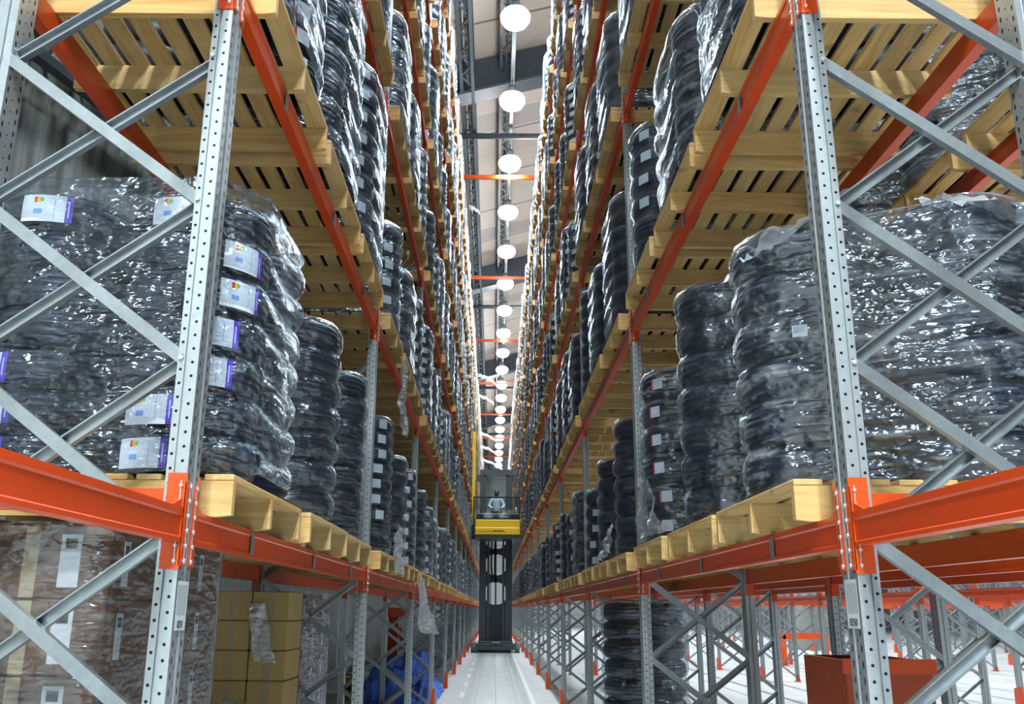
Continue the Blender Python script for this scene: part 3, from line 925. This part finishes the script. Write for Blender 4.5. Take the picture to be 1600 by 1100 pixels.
nq = len(F); LVn = np.array(LV) if LV else np.zeros((0, 3)); LFn = (np.array(LF) + len(V)) if LF else np.zeros((0, 4), int)
allV = np.concatenate([V, LVn]); allF = np.concatenate([F, LFn]).astype(np.int32)
me.vertices.add(len(allV)); me.vertices.foreach_set('co', allV.astype(np.float32).ravel())
me.loops.add(allF.size); me.loops.foreach_set('vertex_index', allF.ravel())
me.polygons.add(len(allF)); me.polygons.foreach_set('loop_start', np.arange(0, allF.size, 4, dtype=np.int32))
me.materials.append(simple('far_rubber', (.009, .013, .024), .42)); me.materials.append(simple('far_paper', (.78, .80, .84), .5, 0., .25, 30.))
me.polygons.foreach_set('material_index', np.concatenate([np.zeros(nq, np.int32), np.ones(len(LFn), np.int32)]))
me.polygons.foreach_set('use_smooth', np.ones(len(allF), bool))
me.update(calc_edges=True); me.validate()
tag(place('distant_tyres', me), 'small black tyres stacked far along both racks', 'tyres', None, 'stuff')

films = [q for q in films if q[0] > 0]; films.sort(key=lambda q: -q[0])
rest = {False: MB(), True: MB()}
for i, (sc, cen, R_, z0, rows_, pitch, where, ext, heavy, seed, lift, hi, skew, closed) in enumerate(films):
    sub, n = (6, 96) if i < 14 else ((4, 48) if i < 70 else ((3, 28) if i < 300 else (2, 16)))
    b, loc = film_mesh(cen, R_, z0, rows_, pitch, ext, seed, lift, hi, skew, closed, sub, n)
    if i < 300:
        tag(b.build('stretch_wrap', M_FILM_LIT if 'behind' in where else (M_FILM_CRINKLE if where.startswith('first pallet, first bay, lowest shelf, carton') else M_FILM_HEAVY if heavy else M_FILM), None, loc), 'clear stretch film, ' + where, 'plastic film', 'stretch film on the tyre loads')
    else:
        rest[heavy].add([(x + loc[0], y + loc[1], z + loc[2]) for x, y, z in b.v], b.f, 0, True)
mm = rest[False]; mm.add(rest[True].v, rest[True].f, 1, True)
if mm.v: tag(mm.build('distant_stretch_wrap', [M_FILM, M_FILM_HEAVY]), 'shiny stretch film on the far loads of both racks', 'plastic film', None, 'stuff')

# ------------------------------------------------------------------ loose film: crumpled caps, hanging sheets and tails
def crumple(name, label, corners, n, m_, amp, seed, mat=M_FILM_WHITE, cat='plastic film', parent=None):
    """a crumpled sheet between four corner points"""
    rnd = random.Random(seed); A, B_, C, D_ = [Vector(c) for c in corners]
    nrm = (B_ - A).cross(D_ - A).normalized()
    ph = [(rnd.uniform(3, 16), rnd.uniform(3, 16), rnd.uniform(0, 6.3), rnd.uniform(.3, 1)) for _ in range(7)]
    G = []
    for i in range(n):
        u = i / (n - 1); row = []
        for j in range(m_):
            v = j / (m_ - 1)
            p = A.lerp(B_, u).lerp(D_.lerp(C, u), v)
            h = sum(w_ * math.sin(a * u + b * v + q) for a, b, q, w_ in ph) / 2.5
            e = amp * .35
            p = p + nrm * amp * h + Vector((rnd.uniform(-e, e), rnd.uniform(-e, e), rnd.uniform(-e, e)))
            row.append(p)
        G.append(row)
    b = MB(); b.grid(G, True); b.f = b.f
    return tag(b.build(name, mat, parent), label, cat)
zt = beamZ(0) + BH + PALH
crumple('film_scrap', 'crumpled clear film on the aisle corner of the first lowest load, bin-side rack', [(1.09, 3.45, zt + 1.02), (1.07, 4.15, zt + 1.04), (1.42, 4.1, zt + 1.24), (1.45, 3.4, zt + 1.20)], 16, 14, .035, 3)
crumple('film_scrap', 'ragged clear film folded over the inner top of the first lowest load, bin-side rack', [(1.72, 3.16, zt + 1.06), (2.35, 3.14, zt + .90), (2.35, 3.5, zt + 1.16), (1.70, 3.45, zt + 1.18)], 20, 12, .035, 4)
crumple('hanging_film', 'torn sheet of clear film hanging beneath the lowest beam of the third bay, carton-side rack', [(-.93, 11.75, 1.98), (-.93, 11.95, 1.98), (-.74, 13.0, 1.26), (-.95, 12.1, 1.30)], 10, 16, .03, 5)
crumple('film_sheet', 'shiny torn film fanning out by the fourth load of the lowest shelf, bin-side rack', [(1.06, 8.3, 2.35), (1.05, 8.6, 2.30), (1.02, 9.1, 2.06), (1.03, 8.2, 2.08)], 10, 10, .03, 6)
crumple('film_sheet', 'loose film bunched against the third load of the lowest shelf, bin-side rack', [(1.075, 5.95, 2.08), (1.07, 6.85, 2.08), (1.085, 6.95, 2.55), (1.09, 6.5, 2.6)], 12, 12, .025, 8)
crumple('film_sheet', 'loose film bunched at the foot of the labelled stack, second bay, carton-side rack', [(-.90, 8.5, 1.93), (-.88, 9.0, 1.90), (-.91, 9.2, 2.35), (-.93, 8.8, 2.4)], 10, 12, .03, 9)
crumple('hanging_film', 'white film hanging from the second shelf edge, second bay, carton-side rack', [(-.89, 8.35, 3.9), (-.88, 8.7, 3.9), (-.88, 8.8, 3.2), (-.89, 8.45, 3.25)], 10, 14, .03, 10)
tails = [(-.86, 26., 13.6, .35), (-.86, 44., 12.8, .9), (-.86, 46., 12.2, .8), (-.86, 50., 11.0, 1.0), (-.85, 52., 10.6, 1.1), (-.85, 55., 10.3, 1.5)]
for i, (x, y, z, L) in enumerate(tails):
    b = MB(); P = []
    for j in range(9):
        f = j / 8; cx_ = x + L * f; cz_ = z - .5 * L * f * f + .03 * math.sin(j * 2.1); w_ = .10 * (1 - .4 * f)
        P.append([(cx_, y - .04 + .03 * math.sin(j), cz_ - w_), (cx_, y + .05 * math.cos(j * 1.7), cz_), (cx_, y + .04, cz_ + w_)])
    b.grid(P, True)
    tag(b.build('film_tail', M_FILM_WHITE), 'white film tail streaming into the aisle from the carton-side rack, %s from the viewer' % ORD[i], 'plastic film', 'film tails over the aisle')

# ------------------------------------------------------------------ cartons beneath the carton-side rack
def carton(x0, x1, y0, y1, z0, z1, mat, label, group, faces=('y',)):
    t = tag(empty('carton', ((x0 + x1) / 2, (y0 + y1) / 2, z0)), label, 'carton', group)
    hx, hy, hz = (x1 - x0) / 2 - .003, (y1 - y0) / 2 - .003, z1 - z0 - .003
    b = MB(); b.cbox(-hx, hx, -hy, hy, 0, hz, .006); b.build('box', mat, t)
    b = MB(); b.box(-.025, .025, -hy - .0008, -hy - .0002, 0.004, hz - .004); b.build('tape', M_TAPE, t)
    if 'x' in faces:
        b = MB(); b.box(hx + .0004, hx + .0014, -.10, -.045, hz * .18, hz * .82); b.box(hx + .0016, hx + .002, -.09, -.055, hz * .62, hz * .76, 1); b.build('shipping_label', [M_INK, M_INK_D], t)
    if 'y' in faces:
        b = MB(); b.box(.10, .17, -hy - .0016, -hy - .0006, hz * .15, hz * .88); b.box(.115, .155, -hy - .0022, -hy - .0017, hz * .68, hz * .82, 1); b.build('shipping_label', [M_INK, M_INK_D], t)
    return t
def floor_pallet(x, y, label):
    t = tag(empty('wooden_pallet', (x, y, 0)), label, 'pallet', 'floor pallets')
    for n_, me in PAL[-1]['parts']: place(n_, me, t)
def wrap_box(x0, x1, y0, y1, z0, z1, label, seed, mat=M_FILM_CARTON):
    rnd = random.Random(seed); n = 14; G = []
    cor = [(x0, y0), (x1, y0), (x1, y1), (x0, y1)]
    for t in range(18):
        z = z0 + (z1 - z0) * t / 17; row = []
        for k in range(4):
            a, b = cor[k], cor[(k + 1) % 4]
            nx, ny = [(0, -1), (1, 0), (0, 1), (-1, 0)][k]
            for j in range(n):
                f = j / n; o = .004 + .006 * abs(math.sin(j * 1.3 + t * .9 + k)) * (1 if 0 < j else 0)
                row.append((a[0] + (b[0] - a[0]) * f + nx * o, a[1] + (b[1] - a[1]) * f + ny * o, z))
        G.append(row)
    b = MB(); b.grid(G, True, 0, True)
    return tag(b.build('stretch_wrap', mat), label, 'plastic film', 'film around the carton pallets')
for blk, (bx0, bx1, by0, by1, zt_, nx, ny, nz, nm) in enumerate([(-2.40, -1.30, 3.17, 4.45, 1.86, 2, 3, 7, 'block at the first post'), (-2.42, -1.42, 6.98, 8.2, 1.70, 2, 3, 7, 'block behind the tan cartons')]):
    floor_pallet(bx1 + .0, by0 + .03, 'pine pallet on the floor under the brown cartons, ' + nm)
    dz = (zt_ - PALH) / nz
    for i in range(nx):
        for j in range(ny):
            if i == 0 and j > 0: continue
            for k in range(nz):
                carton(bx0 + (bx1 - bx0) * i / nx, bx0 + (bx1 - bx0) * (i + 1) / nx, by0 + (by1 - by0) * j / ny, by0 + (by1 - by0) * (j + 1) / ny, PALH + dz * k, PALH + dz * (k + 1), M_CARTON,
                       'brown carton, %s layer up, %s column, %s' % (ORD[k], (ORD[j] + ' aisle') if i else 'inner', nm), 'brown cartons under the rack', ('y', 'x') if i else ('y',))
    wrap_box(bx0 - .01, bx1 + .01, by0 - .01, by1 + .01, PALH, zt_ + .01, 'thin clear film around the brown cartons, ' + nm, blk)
for i in range(2):
    for k in range(9):
        dz = 1.70 / 9
        carton(-1.86 + .25 * i, -1.61 + .25 * i, 6.30, 6.75, dz * k, dz * (k + 1), M_CARTON_Y, 'tan carton, %s up in the %s column of the tan cartons' % (ORD[k], ['inner', 'aisle'][i]), 'tan cartons under the rack', ())
b = wrap_box(-1.99, -1.875, 6.33, 6.8, .0, 1.6, 'shiny crinkled film beside the tan cartons', 5, M_FILM_HEAVY)
carton(-1.62, -1.32, 5.35, 5.75, 0, .98, M_CARTON_Y, 'tall tan carton standing before the tan carton columns', 'single tan carton', ())
crumple('film_scrap', 'clear film scrap lying on the tall tan carton', [(-1.62, 5.36, 1.0), (-1.33, 5.36, 1.0), (-1.35, 5.7, 1.05), (-1.6, 5.7, 1.06)], 10, 10, .02, 11)
crumple('hanging_film', 'crumpled film hanging on the front of the tan cartons', [(-1.62, 6.26, 1.62), (-1.52, 6.27, 1.62), (-1.42, 6.25, 1.25), (-1.56, 6.24, 1.25)], 8, 12, .02, 12)

# blue tarpaulin heap
rnd = random.Random(4); G = []
for i in range(26):
    row = []
    for j in range(30):
        u, v = i / 25, j / 29
        x = -2.42 + 1.42 * u; y = 16.8 + 2.9 * v
        env = (math.sin(PI * min(1, u * 1.02)) ** .55) * (math.sin(PI * v) ** .5)
        z = env * (.74 + .15 * math.sin(7 * u + 4 * v) + .13 * math.sin(17 * u - 11 * v + 1) + .07 * math.sin(31 * u + 5 * v) + rnd.uniform(-.06, .06))
        row.append((x + rnd.uniform(-.02, .02), y + rnd.uniform(-.02, .02), max(.012, z)))
    G.append(row)
b = MB(); b.grid(G, True); tag(b.build('tarpaulin', M_BLUE), 'crumpled blue tarpaulin heaped on the floor beneath the carton-side rack', 'tarpaulin')
t = tag(empty('tool_case', (-2.74, 18.3, 0)), 'small yellow case on the floor beside the blue tarpaulin', 'case')
b = MB(); b.cbox(-.13, .13, -.10, .10, 0, .34, .015); b.build('case_body', M_YELLOW, t)
b = MB(); b.box(-.06, .06, -.106, -.101, .12, .20); b.build('print', M_INK_D, t)
b = MB(); b.tube((-.06, 0, .34), (-.06, 0, .38), .01); b.tube((.06, 0, .34), (.06, 0, .38), .01); b.tube((-.07, 0, .38), (.07, 0, .38), .012); b.build('handle', M_BLACK, t)
t = tag(empty('extinguisher_stand', (-2.1, 20.0, 0)), 'red painted stand with a wide head behind the blue tarpaulin', 'stand')
b = MB(); b.box(-.10, .10, -.08, .08, 0, 1.5); b.build('column', M_REDPART, t)
b = MB(); b.prism([(-.12, 1.42), (.42, 1.42), (.32, 1.60), (-.12, 1.62)], 'y', -.1, .1); b.build('head', M_ORANGE, t)
b = MB(); b.beam((.1, 0, 1.2), (.5, 0, .3), [(-.05, -.05), (.05, -.05), (.05, .05), (-.05, .05)], (0, 1, 0)); b.build('strut', M_REDPART, t)
b = MB(); b.box(-.25, .25, -.2, .2, 0, .02); b.build('base', M_REDPART, t)

# ------------------------------------------------------------------ beneath and beyond the bin-side rack
for r in range(8):
    t = place('tyre', TYRE_HI, None, (1.60 + .004 * math.sin(r * 2), 10.15 + .004 * math.cos(r * 3), .15 + .19 * (r + .5)), r * .7, (.86, .86, .19))
    tag(t, 'big black tyre, %s from the bottom of the wrapped stack on the floor' % ORD[r], 'tyre', 'big tyres under the bin-side rack')
b, loc = film_mesh([(1.60, 10.15)], .435, .15, 8, .19, .02, 5, None, True, 0, True, 4, 48)
tag(b.build('stretch_wrap', M_FILM, None, loc), 'clear film around the big tyres on the floor', 'plastic film')
t = tag(empty('wooden_pallet', (1.10, 9.6, 0)), 'pine pallet on the floor under the big black tyres', 'pallet')
for n_, me in PAL[1]['parts']: place(n_, me, t)
t = tag(empty('steel_bin', (2.2, 5.7, 0)), 'rust-orange steel bin behind the first post of the bin-side rack', 'bin')
b = MB()
for (a, c, d_, e_) in ((-.24, .24, -.35, -.32), (-.24, .24, .32, .35), (-.24, -.21, -.32, .32), (.21, .24, -.32, .32)): b.box(a, c, d_, e_, .12, 1.33)
b.box(-.24, .24, -.35, .35, .10, .12); b.build('bin_body', simple('rust_orange', (.50, .075, .015), .5), t)
b = MB(); b.box(-.26, .26, -.37, -.355, 1.26, 1.34); b.build('rim', M_ORANGE, t)
for sx in (-.2, .2):
    for sy in (-.3, .3):
        b = MB(); b.box(sx - .03, sx + .03, sy - .03, sy + .03, 0, .10); b.build('foot', M_DARK, t)
b = MB(); b.box(2.05, 3.2, 10.9, 11.0, 0, .13); tag(b.build('barrier_rail', M_REDPART), 'red floor rail lying past the big tyre stack', 'rail')
t = tag(empty('column_guard', (9.55, 29.4, 0)), 'orange hoop guard standing on the white floor between bare racks', 'guard')
for sx in (-.65, .65):
    b = MB(); b.box(sx - .09, sx + .09, -.09, .09, 0, .95); b.build('leg', M_ORANGE, t)
b = MB(); b.box(-.65, .65, -.09, .09, .78, .96); b.build('rail', M_ORANGE, t)
t = tag(empty('column', (13.9, 41.7, 0)), 'round concrete column with an orange collar beyond the bare racks', 'column')
b = MB(); b.tube((0, 0, 0), (0, 0, 6.), .85, 20); b.build('shaft', M_CONC, t)
b = MB(); b.lathe([(.87, 3.3), (1.15, 3.3), (1.15, 3.9), (.87, 3.9)], 20, closed=True); b.build('collar', M_ORANGE, t)

# ------------------------------------------------------------------ the order-picking truck
TY = 36.6
t = tag(empty('order_picker_truck', (.075, TY, 0)), 'yellow and dark grey order-picking truck with raised cab standing in the aisle', 'forklift truck')
def tb_(name, mat, f):
    b = MB(); f(b); return b.build(name, mat, t)
def chassis(b):
    b.cbox(-.74, .74, 0, 3.4, .10, .34, .02); b.box(-.74, .74, -.03, 0, .12, .30); b.cbox(-.66, .66, .05, .5, .34, .42, .02)
ch = tb_('chassis', M_DARK2, chassis)
b = MB()
for i in range(9):
    b.box(-.30 + i * .068, -.30 + i * .068 + (.05 if i % 3 else .03), -.034, -.031, .235, .275)
b.build('lettering', M_BLACK, ch)
b = MB(); b.box(-.14, .16, -.045, .1, .34, .40); b.build('bracket', M_GREY, ch)
for sx in (-.84, .84):
    b = MB(); b.tube((sx - .10, .18, .205), (sx + .10, .18, .205), .205, 20); b.build('wheel', simple('grey_wheel', (.16, .17, .16), .6), t)
def masts(b):
    for sx in (-1, 1):
        b.box(sx * .52 - .13, sx * .52 + .13, .5, .8, .34, 7.0)
        b.box(sx * .60 - .03, sx * .60 + .03, .40, .5, .34, 6.9)
        b.box(sx * .30 - .04, sx * .30 + .04, .52, .78, .34, 4.5)
tb_('mast', M_DARK2, masts)
def webs(b):
    """cross plates of the mast with their oval openings"""
    b.box(-.40, .40, .60, .64, .34, 1.78)
    for z0_, z1_ in ((2.62, 2.90), (3.70, 3.93), (4.80, 4.9)): b.box(-.40, .40, .60, .64, z0_, z1_)
    for z0_, zt_ in ((1.78, 2.62), (2.90, 3.70), (3.93, 4.80)):
        for sx in (-1, 1):
            for (p, q) in (((.40, z0_), (.40, z0_ + .20)), ((.40, zt_), (.40, zt_ - .20))):
                zz0, zz1 = p[1], q[1]
                b.prism([(sx * .40, zz0), (sx * .40, zz1), (sx * .30, zz0 + (zz1 - zz0) * .35), (sx * .14, zz0)], 'y', .60, .64)
    b.box(-.03, .03, .60, .66, 1.78, 4.9)
tb_('mast_plate', M_DARK, webs)
tb_('mast_head', M_DARK2, lambda b: (b.box(-.66, .66, .45, .85, 6.86, 7.08), b.box(-.82, -.60, .5, .8, 6.62, 6.88), b.box(.60, .82, .5, .8, 6.62, 6.88)))
b = MB()
pts = [(-.16, .55, 4.6), (-.17, .54, 3.2), (-.12, .53, 2.75), (-.04, .53, 2.95), (-.04, .54, 4.6)]
for a, c in zip(pts[:-1], pts[1:]): b.tube(a, c, .035, 8)
b.build('cable_loop', M_BLACK, t)
# cab
def yellow(b):
    b.cbox(-.80, .92, -1.15, -.05, 4.34, 4.62, .02); b.cbox(-.80, .92, -1.12, -.05, 4.64, 4.92, .02); b.box(-.80, .92, -1.13, -.1, 4.60, 4.66)
body = tb_('cab_body', M_YELLOW, yellow)
b = MB(); b.box(-.8, .4, -1.157, -1.151, 4.465, 4.48); b.box(-.1, .3, -1.157, -1.151, 4.475, 4.505); b.build('trim_strip', M_DARK, body)
tb_('cab_floor', M_DARK, lambda b: (b.box(-.80, .93, -1.2, .4, 4.20, 4.33), b.box(-.86, -.80, -1.15, .3, 4.33, 4.95), b.box(-.80, .92, -1.1, .35, 4.92, 4.97)))
tb_('control_desk', M_DARK, lambda b: (b.cbox(-.76, .92, -1.05, -.72, 4.97, 5.16, .02), b.box(-.22, .22, -.95, -.72, 5.16, 5.26)))
b = MB(); b.box(.42, .68, -1.0, -.8, 5.165, 5.30); b.build('document_tray', M_CARTON_Y, t)
b = MB(); b.tube((.76, -.9, 5.16), (.76, -.9, 5.42), .035, 10); b.build('flask', simple('white_plastic', (.75, .78, .78), .4), t)
def cab_frame(b):
    for sx in (-.86, .90):
        b.box(sx - .025, sx + .025, -1.12, -1.07, 4.97, 5.78)
    b.box(-.885, .925, -1.12, -1.07, 5.74, 5.80)
tb_('cab_frame', M_BLACK, cab_frame)
G_ = Mat('cab_glass'); tr = G_.new('ShaderNodeBsdfTransparent'); tr.inputs[0].default_value = (.82, .88, .90, 1); gg = G_.new('ShaderNodeBsdfGlossy'); gg.inputs['Roughness'].default_value = .05
mx = G_.new('ShaderNodeMixShader'); mx.inputs[0].default_value = .012; G_.link(tr.outputs[0], mx.inputs[1]); G_.link(gg.outputs[0], mx.inputs[2]); G_.link(mx.outputs[0], G_.out.inputs[0])
b = MB(); b.box(-.835, .875, -1.10, -1.09, 4.98, 5.74); b.build('windscreen', G_.m, t)
b = MB(); b.box(-.945, -.825, -.75, -.60, 4.75, 8.42); b.build('side_mast', M_YELLOW, t)
b = MB(); b.box(-.95, -.81, -.85, -.5, 4.2, 4.75); b.build('side_mast_foot', M_BLACK, t)

# operator in the cab: one continuous body grown with a skin modifier
def skin_obj(name, verts, edges, mat, parent, lvl=2, root=0):
    me = bpy.data.meshes.new(name); me.from_pydata([v[:3] for v in verts], edges, []); me.materials.append(mat)
    o = bpy.data.objects.new(name, me); col.objects.link(o)
    if parent: o.parent = parent
    sk = o.modifiers.new('skin', 'SKIN'); sk.use_smooth_shade = True
    for i, v in enumerate(verts):
        r = v[3]; r = r if isinstance(r, tuple) else (r, r)
        me.skin_vertices[0].data[i].radius = r
        me.skin_vertices[0].data[i].use_root = (i == root)
    ss = o.modifiers.new('subdivision', 'SUBSURF'); ss.levels = lvl; ss.render_levels = lvl
    return o
per = empty('person', (.09, TY - .28, 4.36))
tag(per, 'person in a white jacket and dark balaclava standing at the truck cab controls', 'person')
M_SKIN = simple('skin', (.52, .30, .21), .5); M_JACKET = simple('white_jacket', (.66, .72, .76), .7, 0., .2, 9.); M_PANTS = simple('dark_trousers', (.05, .055, .07), .8)
V = [(0, 0, .92, (.13, .10)), (0, .01, 1.12, (.13, .09)), (0, .01, 1.32, (.15, .10)), (0, 0, 1.44, (.10, .08)), (0, -.01, 1.52, .055), (0, -.02, 1.60, (.075, .085)), (0, -.03, 1.70, (.08, .095)), (0, -.015, 1.77, (.05, .06))]
E = [(0, 1), (1, 2), (2, 3), (3, 4), (4, 5), (5, 6), (6, 7)]
for sx in (-1, 1):
    o = len(V)
    V += [(sx * .18, 0, 1.40, .058), (sx * .29, -.05, 1.16, .047), (sx * .17, -.27, 1.04, .036), (sx * .13, -.345, 1.05, (.038, .02))]
    E += [(3, o), (o, o + 1), (o + 1, o + 2), (o + 2, o + 3)]
    for fi, (dx, L) in enumerate(((-.030, .068), (-.010, .078), (.010, .072), (.030, .058))):
        q = len(V); x0_ = sx * .13 + dx
        V += [(x0_, -.385, 1.05, .0095), (x0_, -.385 - L * .6, 1.04, .0085), (x0_, -.385 - L * .8, 1.015, .008)]
        E += [(o + 3, q), (q, q + 1), (q + 1, q + 2)]
    q = len(V); V += [(sx * .13 - sx * .045, -.35, 1.045, .0105), (sx * .13 - sx * .062, -.385, 1.03, .009)]; E += [(o + 3, q), (q, q + 1)]
    o = len(V); V += [(sx * .10, .01, .84, .085), (sx * .11, -.01, .47, .06), (sx * .11, .02, .08, .042), (sx * .12, -.12, .03, (.042, .03))]
    E += [(0, o), (o, o + 1), (o + 1, o + 2), (o + 2, o + 3)]
skin_obj('body', V, E, M_SKIN, per)
JV = [(0, 0, .86, (.165, .125)), (0, .01, 1.12, (.165, .120)), (0, .01, 1.32, (.185, .125)), (0, 0, 1.44, (.12, .10)), (0, -.005, 1.505, (.075, .075))]
JE = [(0, 1), (1, 2), (2, 3), (3, 4)]
for sx in (-1, 1):
    o = len(JV); JV += [(sx * .19, 0, 1.40, .080), (sx * .30, -.05, 1.16, .066), (sx * .185, -.25, 1.045, .052)]; JE += [(3, o), (o, o + 1), (o + 1, o + 2)]
skin_obj('jacket', JV, JE, M_JACKET, per)
TVs = [(0, 0, .90, (.15, .115))]; TE = []
for sx in (-1, 1):
    o = len(TVs); TVs += [(sx * .10, .01, .80, .10), (sx * .11, -.01, .47, .078), (sx * .11, .02, .09, .062)]; TE += [(0, o), (o, o + 1), (o + 1, o + 2)]
skin_obj('trousers', TVs, TE, M_PANTS, per)
# balaclava shell with an eye opening
G = []; n = 20; k = 14
b = MB(); cxh = Vector((0, -.025, 1.665))
for i in range(k + 1):
    th_ = PI * i / k
    G.append([tuple(cxh + Vector((.092 * math.sin(th_) * math.cos(2 * PI * j / n), .108 * math.sin(th_) * math.sin(2 * PI * j / n), .142 * math.cos(th_)))) for j in range(n)])
b.grid(G, True, 0, True)
keep = []
for f, mt, sm_ in zip(b.f, b.m, b.sm):
    c = sum((Vector(b.v[i]) for i in f), Vector()) / len(f)
    if c.y < cxh.y - .05 and abs(c.z - (cxh.z + .022)) < .024 and abs(c.x) < .065: continue
    keep.append(f)
b.f = keep; b.m = [0] * len(keep); b.sm = [True] * len(keep)
b.build('balaclava', M_BLACK, per)
for sx in (-1, 1):
    b = MB(); b.lathe([(0, .012), (.008, .009), (.012, 0), (.008, -.009), (0, -.012)], 10, (sx * .032, -.118, 1.687)); b.build('eye', simple('eye_white', (.5, .5, .5), .3), per)
b = MB(); b.prism([(-.122, 1.675), (-.150, 1.645), (-.122, 1.635)], 'x', -.014, .014); b.build('nose', M_BLACK, per)
